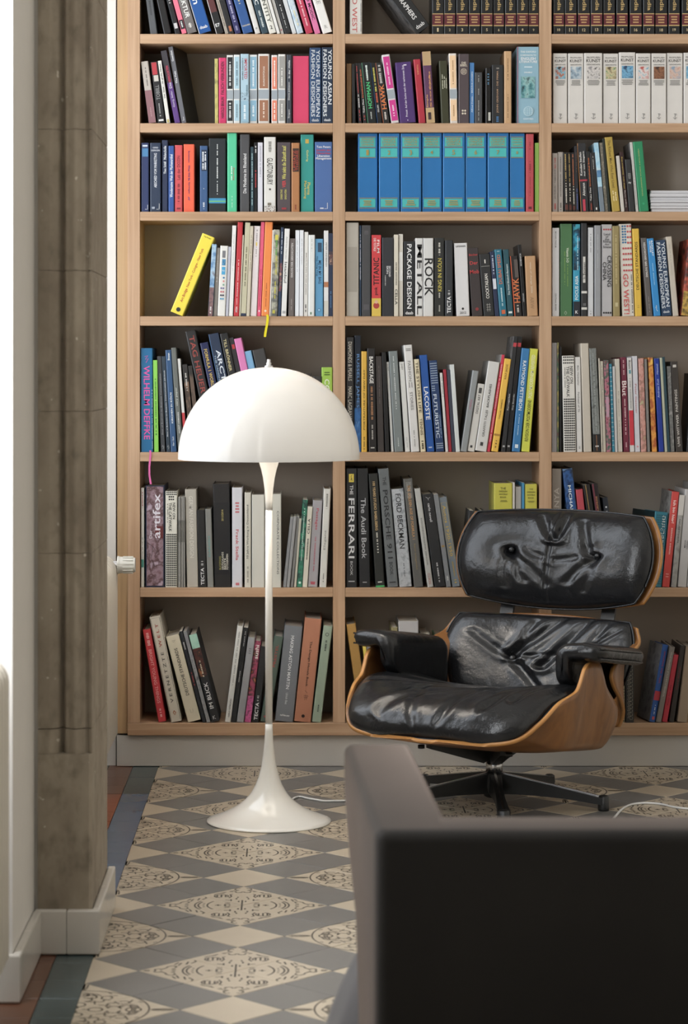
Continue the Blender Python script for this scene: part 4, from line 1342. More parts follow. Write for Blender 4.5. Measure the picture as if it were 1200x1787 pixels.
cell(1, 1, 590, 0, S1, 693, [
    (46, 78, 360, 0, '7d5a30', 'dark gold-brown book at left end', []),
    (81, 108, 362, -2, '161617', 'thin plain black paperback', []),
    (113, 138, 358, -26, '1d1b1c', 'black paperback with red and white lettering', [('x', 'b8383c', .05, .5, .3), ('x', 'd8d4d0', .52, .74, .35), ('x', 'b8383c', .78, .96, .3)]),
    (141, 163, 358, -30, '1b1b1c', 'black streetball paperback with orange title', [('u', 'd86a34', 'Streetbasketball Book', .10, .58, .45), ('u', 'e6e2de', 'Take Five', .60, .83, .45), ('x', 'b83c34', .87, .96, .35)]),
    (166, 217, 355, -35, '1b2022', 'black biography with bright green title', [('u', '3cc878', 'HOFFMAN', .33, .76, .45), ('x', 'd8e4dc', .05, .3, .22), ('x', 'b0b8b4', .82, .94, .14), ('b', '2f8a5a', 0, 1, 0, .05)]),
    (221, 250, 357, -38, '1d1d20', 'black paperback with yellow lettering', [('x', 'c8c04a', .08, .48, .35), ('x', 'd05a3a', .5, .66, .35), ('u', 'e0e0e0', 'GILLIAN', .70, .82, .3), ('b', '3a6aa8', 0, 1, 0, .08)]),
    (254, 292, 357, -44, '1d1b1b', 'black skateboard biography with orange title', [('u', 'e2762c', 'HAWK', .36, .77, .72), ('x', 'b8b4b0', .04, .34, .4), ('x', 'c8c0b8', .82, .95, .3), ('b', 'c8642c', 0, 1, 0, .05)]),
    (300, 346, 312, -54, 'd9d4d6', 'white jacketed book with magenta panels', series('d0288c') + [('x', 'f0c0dc', .12, .44, .2), ('x', 'f0d0e4', .74, .9, .2)]),
    (350, 441, 355, -28, '47286a', 'thick deep purple novel', [('u', 'd8d0e0', 'Proust  Auf der Suche nach der verlorenen Zeit', .05, .90, .13, .46), ('x', 'd8d0e0', .04, .08, .2, .6), ('x', 'd0c8dc', .95, .97, .06)]),
    (456, 496, 337, -31, 'b0283c', 'red novel with spaced lettering', [('d', 'e0a868', 'TONKS', .08, .24, .2)], {'dep': .14}),
    (499, 549, 293, -26, '5f3a5c', 'purple novel with tan ends', [('b', 'b8996c', 0, .195), ('b', 'bfa070', .785, 1), ('u', 'd89858', 'Storys', .33, .78, .26, .68), ('u', 'e0a868', 'Simple', .60, .78, .26, .28), ('u', 'd89858', 'Schulze', .28, .52, .24, .68), ('b', '3a2a30', .85, .95, .25, .6)]),
    (584, 630, 345, -15, '35361f', 'black-olive paperback with white title', [('x', 'c8c8b0', .22, .45, .12, .35), ('x', 'c8c8b0', .25, .45, .12, .6), ('x', 'c8c8b0', .28, .45, .1, .82)], {'dep': .13}),
    (633, 677, 303, -8, 'dcd4cc', 'white jacketed book with peach panels', series('ecc79c') + [('x', 'b08a5a', .1, .45, .15), ('x', 'b08a5a', .74, .92, .15)]),
    (680, 741, 305, 0, '51464a', 'brown-grey bible with round emblem', [('h', 'd8ccb8', 'DIE', .13, .4), ('h', 'd8ccb8', 'BIBEL', .165, .66), ('c', 'b8aa98', .255, .30), ('c', '51464a', .255, .25), ('g', 'b8aa98', .225, .285, 3, 3, .3, .7), ('g', 'd0c4b0', .80, .88, 2, 2, .28, .74)]),
    (743, 770, 355, 0, '3c7ab8', 'slim bright blue paperback', [('u', 'dfe8f2', 'Alfred Döblin - ERZÄHLUNGEN', .15, .82, .35)]),
    (773, 816, 410, 0, '404144', 'low charcoal paperback', [('x', 'b0b0b0', .06, .2, .1), ('x', 'b0b0b0', .32, .45, .1), ('x', 'b0b0b0', .55, .95, .1)]),
    (832, 866, 385, 0, '17181a', 'glossy black paperback set back', [('x', '4a7a9a', .1, .3, .3), ('b', 'b8b8b0', .8, .95, .5, .9)], {'rough': .2}),
    (869, 936, 367, 0, '1d1e20', 'black thriller with bronze capitals', [('u', 'b08a68', 'JOHN GRISHAM - DIE FIRMA', .10, .82, .20), ('h', 'b8b0a8', '100', .06, .22), ('g', '4a8ac8', .88, .98, 2, 4, .38, .58)]),
    (939, 981, 290, 0, 'c49c70', 'plain tan cardboard slipcase', [('x', '7a5a3a', .1, .4, .12), ('x', '7a5a3a', .6, .95, .1)], {'side': '8a6a48'}),
    (1012, 1138, 265, 0, '87b0c3', 'broad pale blue literature companion', [('h', 'e6eef2', 'THE OXFORD', .065, .70), ('h', 'e6eef2', 'COMPANION TO', .11, .72), ('h', 'f0f5f8', 'ENGLISH', .155, .66), ('h', 'f0f5f8', 'LITERATURE', .195, .80), ('l', 'c8d8e0', .25, .28, .25, .75, 1), ('h', 'e6eef2', 'DRABBLE', .335, .36), ('p', ['1f3a44', '4a8a90', '8ab8b8', '14242c'], .39, .67, .17, .80, 40), ('c', 'a8c8d4', .845, .23), ('c', '87b0c3', .845, .19), ('g', 'a8c8d4', .80, .89, 4, 4, .3, .7), ('h', 'd8e6ec', 'OXFORD', .945, .46), ('b', '8a3a50', 0, 1, 0, .04)]),
])

VOL = [(112, 224), (230, 349), (353, 471), (474, 588), (592, 718), (720, 840), (845, 966), (970, 1057)]


def vol(a, b_, i):
    g = 'a58a3c'
    specs = [('b', '2fb4b0', .055, .17, .08, .88), ('b', '2fb4b0', .19, .30, .08, .88), ('b', '2fb4b0', .835, .94, .08, .88)]
    for z in (.042, .175, .305, .822, .948):
        specs.append(('b', g, z, z + .007, .06, .9))
    specs += [('h', g, 'KINDLERS', .075, .62, .48), ('h', g, 'LITERATUR', .11, .66, .48), ('h', g, 'LEXIKON', .145, .6, .48), ('h', g, str(i), .245, .13, .48, .07), ('l', g, .85, .925, .25, .7, 3)]
    return (a, b_, [42, 42, 42, 40, 40, 40, 40, 42][i - 1], 0, '0a6eb0', '', specs,
            {'label': 'blue lexicon volume with turquoise panels and gold number %s, third row' % NUMW[i - 1], 'group': 'blue lexicon volumes in the third row', 'hard': True, 'rough': .35})


cell(1, 2, 590, 220, S1, 483, [vol(a, b_, i + 1) for i, (a, b_) in enumerate(VOL)] + [
    (1063, 1107, 45, 0, 'b8404a', 'red book beside the lexicon volumes', [('x', '8a2a34', .1, .2, .15), ('x', '8a2a34', .35, .5, .2), ('x', '8a2a34', .55, .8, .1), ('b', '5a2028', .935, .965, .3, .7)]),
    (1112, 1136, 95, 0, '8cbc4a', 'slim light green booklet', []),
])

cell(1, 3, 590, 370, S1, 588, [
    (45, 117, 60, 0, 'b9b2a6', 'thick book with cream page edge outward', [('l', 'a49c90', .02, .98, .05, .95, 1)], {'gain': .95}),
    (120, 131, 76, 0, '2a4058', 'very thin navy booklet', [('x', 'c8ccd4', .1, .6, .4)]),
    (133, 186, 75, 0, '454446', 'tall charcoal cloth book', [('x', '5a595c', .06, .1, .5), ('b', '555458', .87, .93, .2, .8)]),
    (188, 243, 130, 0, '20191a', 'black and red book with yellow foot', [('b', 'd0363c', 0, .235), ('d', 'f0dcd8', 'DIE TOTALE', .04, .20, .25, .35), ('d', 'f0dcd8', 'FILM', .06, .22, .25, .70), ('b', 'd0363c', .235, .78, .03, .97), ('u', '1c1616', 'TITANIC', .28, .62, .6), ('u', '1c1616', 'pink', .64, .74, .4), ('b', 'd8b838', .78, 1), ('c', 'b03a34', .87, .32), ('c', 'd8a888', .825, .18)]),
    (247, 313, 145, 0, '33353a', 'dark slate book with small white title', [('d', 'e0e0e0', 'SECOND', .36, .50, .16, .68), ('d', 'e0e0e0', 'SKIN', .36, .46, .16, .48), ('x', 'a8a8a8', .48, .62, .08, .3)]),
    (316, 341, 128, 0, 'd2cab8', 'cream book with bold black capitals', [('d', '1c1c1c', 'CELLA', .67, .86, .62), ('x', '8a8478', .34, .62, .3)]),
    (343, 367, 125, 0, 'd8d4ca', 'white book with white insert', [('b', 'e8e8e6', .22, .57, .0, .9)]),
    (371, 434, 165, 0, '202225', 'black packaging book with large white title', [('d', 'e8e8e8', 'PACKAGE DESIGN', .04, .90, .42), ('h', 'e8e8e8', 'daab', .955, .7)]),
    (436, 478, 148, 0, 'd2d2d0', 'white book with cropped black block letters', [('d', '1d1d1f', 'METALL', .08, .98, .75, .62), ('b', 'd2d2d0', .0, 1, .92, 1.0)]),
    (480, 539, 148, 0, 'd2d2d0', 'white book with heavy black rock title', [('d', '1d1d1f', 'ROCK', .26, .74, .82, .56)]),
    (543, 602, 147, 0, '242523', 'black book with yellow outlined title', [('u', 'c8b83a', 'KING IN KÖLN', .26, .68, .46), ('x', 'c0beb4', .06, .22, .2), ('x', 'c0beb4', .70, .78, .15), ('x', 'b0aea4', .86, .96, .14)]),
    (605, 649, 160, 0, '2a2d31', 'dark grey catalogue with white title', [('u', 'f0f0f0', 'TECTA', .74, .96, .5), ('x', 'b8b8b8', .66, .72, .3)]),
    (669, 745, 177, -15, 'd4d3d4', 'white photo book with year on foot', [('h', '3a3a3a', 'unseen', .045, .72), ('c', '1c1c1c', .90, .09), ('h', '3a3a3a', '2012', .955, .48)]),
    (757, 820, 205, -22, '393030', 'dark brown book with heavy red title', [('h', 'c83a3c', 'Der', .22, .72, .5, .09), ('h', 'c83a3c', 'Mob', .35, .85, .5, .12), ('h', 'b83a3c', 'Bücher', .10, .8), ('c', '8a2c2e', .90, .15)]),
    (824, 886, 240, -28, '222324', 'black cocktail book with white serif title', [('u', 'e4e0d8', 'COCKTAILIAN', .32, .72, .30), ('h', 'e4e0d8', '1', .12, .1, .5, .06), ('b', 'b8b4ac', .195, .2, .1, .9), ('m', 'c8c4bc', [[(.3, .82), (.7, .82)], [(.3, .86), (.7, .86)], [(.3, .90), (.7, .90)], [(.4, .80), (.4, .93)], [(.6, .80), (.6, .93)]], .8)]),
    (888, 912, 225, -30, '25304f', 'slim navy paperback with white label', [('b', 'd0d4dc', .42, .58, .1, .9), ('x', 'c0c8d8', .06, .35, .3)]),
    (914, 956, 213, -31, '1a7088', 'teal book with orange capitals', [('u', 'd86a34', 'DUBAI SPEED', .08, .52, .45), ('x', 'c8dcdf', .58, .85, .18), ('b', 'cf5f30', .91, .97, .3, .8), ('h', 'c8dce0', 'ww', .03, .4)]),
    (958, 993, 213, -28, '20505c', 'dark teal book with white title', [('u', 'd8e2e2', 'Das Hotel Elisabeth-Baumann', .22, .68, .3), ('b', 'd8e0e0', .93, .96, .2, .8)]),
    (997, 1043, 250, -26, '1f1b1b', 'black sports biography with orange spine edge', [('u', 'dc7434', 'HAWK', .37, .78, .75), ('b', 'd8623a', 0, 1, 0, .1), ('b', '5a504c', .06, .36, .45, .9), ('x', 'c0b8b0', .82, .94, .25)]),
    (1046, 1066, 185, -30, '1d1d1f', 'tall thin black book', [('u', 'd8d8d8', 'SCHENCK', .12, .30, .4), ('u', 'c8c8c8', 'HEIDEGGER', .68, .80, .3)]),
    (1070, 1131, 250, -15, 'b98e62', 'tan cardboard book at right end', [('d', 'd8c4ac', 'ways of change 2006', .10, .62, .2), ('d', '9a7450', 'ARW', .68, .88, .35)]),
])

cell(1, 4, 590, 570, S1, 710, [
    (45, 89, 60, 0, '2a2828', 'black book with large cream capitals', [('d', 'b8b2a4', 'DIAMONDS & PEARLS', .04, .38, .5), ('d', 'b8b2a4', 'MARC LAGRANGE', .43, .74, .5)]),
    (91, 129, 50, 0, '1b2330', 'black book with blue name lettering', [('d', '5a8ac0', 'RUSSELL JAMES', .16, .62, .55), ('p', ['1b3a64', '2f6aa8', '142440'], .62, 1, .02, .98, 24), ('m', '8ab4dc', [[(.3, .74), (.5, .79), (.7, .74)]], 1.0)]),
    (132, 165, 140, 0, 'e0ae2c', 'golden yellow book', [('u', '5a4418', 'PORTRAITURE OF NEW DAY', .18, .78, .28), ('x', '6a5420', .85, .98, .2)]),
    (173, 218, 123, -10, '262323', 'black book with white stencil title', [('d', 'eae6e0', 'BACKSTAGE', .08, .34, .5), ('x', 'a0704a', .37, .7, .3), ('x', 'b0aca4', .74, .88, .2), ('x', 'c8c4bc', .955, .965, .6)]),
    (223, 262, 168, -14, '3f3836', 'dark brown book', [('x', '6a605c', .1, .5, .1)]),
    (266, 298, 145, -20, '1d1d1e', 'plain black book', []),
    (300, 315, 200, -28, 'd6d6d2', 'thin white guest book', [('d', '7a7a78', 'GUEST', .02, .1, .4)]),
    (319, 369, 140, -34, '7a8282', 'grey-green book with faint text', [('x', 'c8cecc', .05, .58, .12), ('x', 'b8c0be', .86, .95, .12)]),
    (378, 408, 200, -34, 'd6d6d2', 'slim white book with small title', [('d', '7a7a78', 'GUEST', .02, .09, .3), ('x', 'b0b0ac', .84, .95, .15)]),
    (413, 461, 105, -43, 'd9d7d4', 'tall white fashion stories book', [('d', '8a8886', 'FASHION', .15, .34, .34), ('d', '8a8886', 'STORIES', .44, .61, .34), ('m', '2a2a2a', [[(.35, .35), (.35, .40)], [(.65, .35), (.65, .40)]], 1.4), ('l', '8a8886', .03, .06, .2, .8, 2), ('x', '9a9894', .8, .95, .12)]),
    (466, 496, 185, -38, 'ddd0ae', 'cream tennis book with dark capitals', [('d', '5a4c34', 'THE STYLISH LIFE', .03, .58, .5), ('d', '6a5a40', 'TENNIS', .64, .82, .5), ('x', '3a3024', .88, .97, .4)]),
    (501, 546, 162, -42, '1453a4', 'bright blue book with bold white capitals', [('d', 'f2f4f8', 'LACOSTE', .33, .67, .55), ('x', 'c0cce0', .95, .965, .5)]),
    (553, 601, 193, -41, '1f3a66', 'navy book with silver dot grid', [('g', 'b8c8d8', .02, .26, 7, 9), ('g', 'b8c8d8', .27, .34, 3, 3, .1, .5), ('d', 'c8d4e2', 'FUTURISTIC', .37, .85, .42, .40), ('g', 'b8c8d8', .90, .97, 6, 3), ('x', '8aa0bc', .6, .85, .1, .8)]),
    (608, 623, 262, -33, 'd2d0cc', 'thin white paperback', [('x', 'a0a09c', .05, .3, .3)]),
    (625, 643, 243, -32, 'a8283a', 'thin red paperback', []),
    (645, 664, 245, -31, '3a3e4c', 'thin slate blue paperback', []),
    (666, 690, 215, -34, 'cfd4d2', 'pale grey slim book', []),
    (690, 727, 252, 68, '8f9496', 'silver grey book leaning right', [('d', 'b05a78', 'PIXELS', .36, .48, .25)], {'side': '55585a'}),
    (728, 770, 328, 67, 'd0cec8', 'low off-white book leaning right', [('u', '2a2a2a', 'DIGITAL ART', .16, .44, .32), ('b', '4a4a48', .06, .14, .3, .7), ('b', '3a3a3a', .91, .945, .3, .6)]),
    (772, 838, 203, 76, 'cfcecb', 'light grey graffiti book leaning right', [('u', '2a2a2a', 'BACKFLASHES', .25, .51, .2), ('u', '6a6866', 'GRAFFITI TALES', .54, .84, .2), ('b', '3a3a3a', .90, .94, .35, .6)], {'side': '8a8a88'}),
    (840, 858, 160, 84, 'cc2c4a', 'thin red book leaning right', [('x', 'e6c0c8', .1, .9, .25)], {'side': 'a8a6a4'}),
    (866, 905, 185, 78, 'e8b62c', 'yellow book leaning right with dark stripes', [('u', '7a4a20', 'ROLF SACHS', .06, .22, .3), ('u', '6a4a1c', 'TYPICAL GERMAN', .44, .65, .2), ('b', 'a87a24', .81, .83), ('x', '5a4018', .88, .96, .2)]),
    (919, 945, 57, 74, '232325', 'tall black fashion portfolio with red square', [('b', 'c03440', .055, .09, .1, .9), ('u', 'dcdcdc', 'Karl Lagerfeld', .50, .64, .4), ('b', 'b8b8b8', .945, .96, .2, .7)], {'side': ['8a8a8a', '4a4a4c', 'b0b0b0']}),
    (948, 974, 57, 67, '202022', 'second tall black portfolio with red square', [('b', 'c03440', .055, .09, .1, .9), ('u', 'dcdcdc', 'Guy Bourdin', .50, .64, .4), ('b', 'b8b8b8', .945, .96, .2, .7)]),
    (981, 1028, 125, 56, '2f78b0', 'blue book with white handwritten capitals', [('d', 'e6eef4', 'RAYMOND PETTIBON', .12, .60, .42), ('x', 'b0d0e4', .64, .84, .1), ('b', 'd0e0ea', .93, .965, .3, .7)]),
    (1034, 1082, 127, 49, 'ccd02c', 'acid yellow postmodernism book', [('u', '3a3c14', 'REVISION DER POSTMODERNE', .50, .90, .42), ('u', 'eef0c0', 'POST-MODERNISM REVISITED', .06, .48, .42)]),
])

cell(1, 5, 590, 780, S1, 797, [
    (45, 106, 122, 0, '262728', 'black book with yellow badge and silver title', [('b', 'd8c030', .045, .115, .25, .72), ('m', '1c1c1c', [[(.42, .10), (.5, .08), (.45, .065), (.55, .055)], [(.5, .08), (.56, .105)]], 1.4), ('d', 'd8d8d8', 'THE', .14, .22, .3), ('d', 'd8d8d8', 'FERRARI', .25, .755, .55), ('d', 'b8b8b8', 'BOOK', .78, .90, .24), ('x', 'b8b8b8', .945, .955, .7)]),
    (120, 182, 122, -13, '2b2c2e', 'black book with large grey title', [('d', 'b4b6b8', 'The Audi Book', .25, .76, .46), ('x', 'a8a8a8', .955, .963, .4)]),
    (212, 264, 152, -40, '242623', 'black film studio book with green foot', [('d', 'd0ad72', '100 YEARS STUDIO BABELSBERG', .07, .50, .28), ('x', 'c8c4b8', .52, .70, .18), ('b', '3aa858', .985, 1.0), ('x', 'c8c8c0', .95, .96, .6)]),
    (279, 340, 125, -54, '6b7072', 'grey sports car book with dark capitals', [('d', '323436', 'THE', .07, .14, .32), ('d', '2c2e30', 'PORSCHE 911', .18, .76, .46), ('d', '35383a', 'BOOK', .79, .90, .32), ('x', '3a3c3e', .955, .965, .7)]),
    (346, 418, 240, -47, ['a8adb2', 'b9bdc1', '8b9096'], 'mottled light grey art book', [('d', '2f3134', 'FORD BECKMAN', .05, .61, .42), ('m', '8a8e92', [[(.4, .65), (.6, .68), (.4, .72), (.6, .74)]], .9), ('x', '7a7e82', .76, .9, .1)], {'scl': 60}),
    (430, 482, 182, -62, '5f5e5a', 'dark grey motor racing book', [('p', ['3a3a3a', '8a8a86', '55524c'], .03, .18, .2, .8, 90), ('d', 'c8965a', 'THE GOLDEN AGE OF FORMULA 1', .06, .56, .3), ('d', '9a8458', 'Rainer Schlegelmilch', .60, .84, .22)]),
    (506, 541, 237, -76, 'b9b9b4', 'slim pale grey book leaning left', [('x', '8a8a86', .3, .78, .25), ('u', 'b0746a', 'NORTO', .86, .97, .4)]),
    (546, 609, 270, -72, '28292b', 'black book leaning left with white title', [('d', 'd8d8d8', 'carlo nevell', .10, .30, .22), ('m', 'd8d8d8', [[(.3, .03), (.5, .05), (.7, .04)], [(.5, .05), (.5, .07)]], .9), ('x', 'c0c0c0', .74, .95, .14)]),
    (613, 641, 270, -74, '808386', 'slim mid grey book leaning left', [('b', 'a08040', .55, .57, .2, .8), ('x', 'c0c0bc', .88, .93, .4)]),
    (645, 693, 288, -78, '78828a', 'blue-grey book with yellow framed title', [('m', 'c8a83c', [[(.2, .06), (.85, .06), (.85, .69), (.2, .69), (.2, .06)]], .9), ('d', 'c8a83c', 'Autos 1920-1950', .09, .66, .36), ('x', 'b89a3c', .72, .9, .14), ('x', 'c8a83c', .92, .96, .3)]),
    (697, 724, 362, 45, '2a2b2d', 'dark book behind the headrest, leaning right', [], {'side': '55575a'}),
    (727, 752, 376, 42, '232426', 'second dark book behind the headrest', []),
    (755, 790, 362, 40, '1e1f21', 'third dark book behind the headrest', []),
    (881, 986, 205, 0, 'c3bd38', 'broad mustard yellow hotels book', [('d', '5a5620', 'THE', .05, .07, .2, .5), ('h', '5a5620', 'THE', .05, .3), ('h', '5a5620', 'DESIGN', .078, .44), ('h', '5a5620', 'HOTELS', .106, .44), ('h', '5a5620', 'BOOK', .134, .34), ('l', '7a7628', .16, .18, .3, .75, 2)][1:], {'dep': .2}),
    (988, 1000, 202, 0, 'c9c4bc', 'thin cream booklet by the yellow books', []),
    (1002, 1038, 225, 0, 'b4b0a8', 'grey page edges facing outward', []),
    (1040, 1054, 203, 0, '3a8ab4', 'thin blue booklet', []),
    (1056, 1126, 210, 0, 'c3bd38', 'narrower mustard yellow hotels book', [('h', '5a5620', 'THE', .05, .3), ('h', '5a5620', 'DESIGN', .078, .62), ('h', '5a5620', 'HOTELS', .106, .62), ('h', '5a5620', 'BOOK', .134, .48), ('l', '7a7628', .16, .18, .2, .8, 2)]),
])

cell(1, 6, 590, 1030, S1, 745, [
    (125, 180, 195, -80, 'a87e34', 'mustard brown book beside the armrest', []),
    (186, 206, 280, -50, 'd8c040', 'slim yellow book with black capitals', [('u', '2c2a18', 'DESIGN WIEN', .22, .62, .4)]),
    (209, 246, 290, -55, '8f8c94', 'lilac grey book under the armrest', []),
    (300, 338, 210, 0, '8a8058', 'dull yellow book behind the armrest', []),
    (341, 455, 175, 0, 'b4b2b2', 'broad pale grey box file', [], {'side': '6a6866', 'dep': .2}),
    (466, 518, 245, 0, 'b4aea0', 'low cream book behind the chair', []),
    (551, 602, 262, 0, '1d8a5c', 'low green book behind the chair', []),
])

# ---- right bay
ENC2 = [(115, 205), (208, 306), (312, 413), (417, 514), (518, 614), (623, 718), (730, 831), (838, 932), (935, 1036), (1043, 1136), (1150, 1248)]
cell(2, 0, 940, 0, S3, 268, [enc(a, b_, i + 10, -335, S3) for i, (a, b_) in enumerate(ENC2)])

KU = [(115, 230), (235, 361), (365, 513), (518, 641), (646, 778), (782, 901), (905, 1028), (1031, 1160), (1165, 1290)]
KUP = [(['2f5a78', 'b06a4a', '7ab0c4', '3a2c2c'], 'blue and orange rider'), (['5a6470', '8aa0b0', 'c0c4c4'], 'slate blue portrait'),
       (['1d1c20', 'c9c4c0', '8a8688'], 'white-veiled figure'), (['3a7a5a', 'c0b48a', '5a4a34'], 'green and cream figures'),
       (['2f6a98', '6aa4c4', '1f3f60'], 'blue landscape'), (['4a90a8', 'd0c8c4', 'b04a44'], 'turquoise and red'),
       (['5a3a28', '8a5a3c', '3a241c'], 'brown head'), (['b08a7a', 'c4aa9c', '7a90a4'], 'salmon and grey'), (['7ab0cc', '4a7a98'], 'light blue')]
kt = [430, 430, 428, 432, 422, 430, 430, 428, 425]
cell(2, 1, 940, 0, S3, 992, [
    (a, b_, kt[i], 0, 'c9c5c0', '', [
        ('h', '5a5856', 'PROPYLÄEN', .06, .72), ('h', '3a3836', 'KUNST', .108, .78, .5, .055), ('h', '5a5856', 'GESCHICHTE', .163, .72),
        ('p', KUP[i][0], .19, .365, .16, .86, 70), ('l', '7a7874', .38, .46, .15, .85, 4),
        ('m', '4a4a4c', [[(.5, .86), (.5, .935)], [(.42, .865), (.6, .865), (.6, .88), (.5, .885)], [(.38, .915), (.5, .94), (.62, .915)]], 1.1)],
        {'label': 'white art history volume with %s picture on spine, second row' % KUP[i][1], 'group': 'white art history volumes in the second row', 'hard': True, 'rough': .4})
    for i, (a, b_) in enumerate(KU)])

cell(2, 2, 940, 220, S3, 688, [
    (108, 154, 218, 0, '968c84', 'warm grey book at left end', [('u', '4a4440', 'Jan Kollwitz / Tatjana Doll', .28, .78, .3), ('u', 'a83a34', 'RED TAPE', .08, .26, .3), ('x', 'a83a34', .86, .96, .3)]),
    (156, 206, 210, 0, 'a19992', 'light grey book', [('x', '6a645e', .08, .75, .22), ('x', '5a5550', .85, .97, .3)]),
    (208, 240, 212, -12, '232120', 'black paperback with gold lettering', [('x', 'b89a58', .03, .5, .3), ('x', 'd0c8b8', .52, .85, .3), ('b', '5a2c24', .88, .97, .15, .85)]),
    (241, 269, 212, -12, '232120', 'second black paperback with gold lettering', [('x', 'b89a58', .03, .5, .3), ('x', 'd0c8b8', .52, .85, .3), ('b', '5a2c24', .88, .97, .15, .85)]),
    (270, 299, 214, -12, '242120', 'black paperback with orange lettering', [('x', 'b8623c', .03, .55, .3), ('x', 'd0c8b8', .57, .87, .3), ('b', '5a2c24', .9, .97, .15, .85)]),
    (301, 328, 160, -14, '1b1b20', 'taller thin black book', [('x', '4a5a9a', .65, .97, .3), ('x', '8a5a3a', .1, .4, .1)]),
    (337, 406, 140, -30, '27282c', 'black sales book with red line', [('u', 'd8d6d2', 'Kunden kaufen', .13, .47, .26, .30), ('u', 'd8d6d2', 'nur von Siegern', .12, .48, .26, .70), ('b', 'a82c40', .53, .555), ('u', 'd0ceca', 'Altmann', .58, .77, .32), ('b', 'b83048', .82, .99, .3, .6), ('b', 'c07a34', 0, 1, 0, .05)]),
    (410, 441, 205, -20, '201e1e', 'black streetball book with orange title', [('u', 'cc6a34', 'Streetbasketball Book', .10, .58, .4), ('u', 'dcd8d2', 'Take Five', .60, .82, .4), ('x', 'a8402c', .86, .97, .3)]),
    (443, 492, 215, -30, '2a2a2c', 'black paperback with small white foot mark', [('x', 'b0b0ac', .06, .28, .12), ('b', 'd8d8d4', .93, .97, .4, .65)]),
    (494, 530, 135, -50, ['5a9ac4', '9ac4d8', 'c9d4d4'], 'sky photo paperback with grey foot', [('b', '6c7884', .64, 1), ('p', ['3a6a94', '5a8ab4'], .4, .5, .02, .98, 40)]),
    (532, 559, 135, -46, ['8a8476', '6a6458', 'a49c8a'], 'stone-patterned paperback', [], {'scl': 110}),
    (561, 588, 100, -50, '16201a', 'very dark green tall book', []),
    (591, 656, 92, -63, 'a98e2e', 'tall mustard book with pale title', [('d', '6a5418', 'The Richest Man Who Ever Lived', .04, .68, .34), ('x', 'e0d0a0', .72, .86, .15, .35), ('x', 'e0d0a0', .74, .86, .15, .65)]),
    (664, 691, 240, -42, 'bcb6ae', 'slim off-white paperback', []),
    (694, 723, 210, -46, '3a2426', 'maroon-black skateboarding paperback', [('u', 'c8b040', 'Alles über Skateboarding', .08, .62, .42), ('u', 'd8d0cc', 'Tropen Verlag', .64, .93, .36)]),
    (727, 776, 270, -36, '252628', 'black low book with large initials', [('h', 'd8d8d8', 'Ay', .45, .5), ('l', '8a8a88', .26, .38, .3, .8, 5)]),
    (780, 804, 130, -42, 'b8b6b2', 'tall thin white and black book', [('x', '8a8a86', .4, .9, .15)], {'side': ['2a2a2c', '8a8a8a', '4a4a4c']}),
    (809, 888, 128, -52, '0d7f52', 'green book leaning at the right end', [('d', 'a8b46a', 'VERRÜCKT NACH MARKETING', .10, .78, .13), ('c', '1a9a68', .89, .12)]),
])

# flat stack of white booklets
M_BKL = plain('booklet_paper', hexc('c6c6ca'), 0.6, 0.04, 40)
zst = ROWZ[2] + 0.0006
hts = [0.010, 0.009, 0.011, 0.008, 0.010, 0.012, 0.009]
names = ['bottom', 'second from bottom', 'third from bottom', 'middle', 'third from top', 'second from top', 'topmost']
for i, th in enumerate(hts):
    xl = bx_(940 + (905 + random.uniform(-6, 10)) * S3)
    xr = bx_(1290)
    o = box('booklet', (0, 0, 0), (xr - xl, 0.19, th - 0.0006), M_BKL, None, 0.0014)
    o.location = (xl, D_BOOK + 0.012 + random.uniform(0, 0.008), zst)
    tag(o, 'white booklet lying flat, %s of the stack beside the green book' % names[i], 'booklet', 'flat white booklets')
    zst += th
prev = box('magazine_spine', (0, 0, 0), (0.009, 0.12, 0.075), plain('black_paper_cover', hexc('1d1d1d'), 0.8), None, 0.003)  # curved dark spine of a magazine, built as a rounded slab
prev.location = (bx_(940 + 893 * S3), D_BOOK + 0.05, ROWZ[2] + 0.0006)
tag(prev, 'small rounded black magazine spine between green book and white booklets', 'magazine_spine')

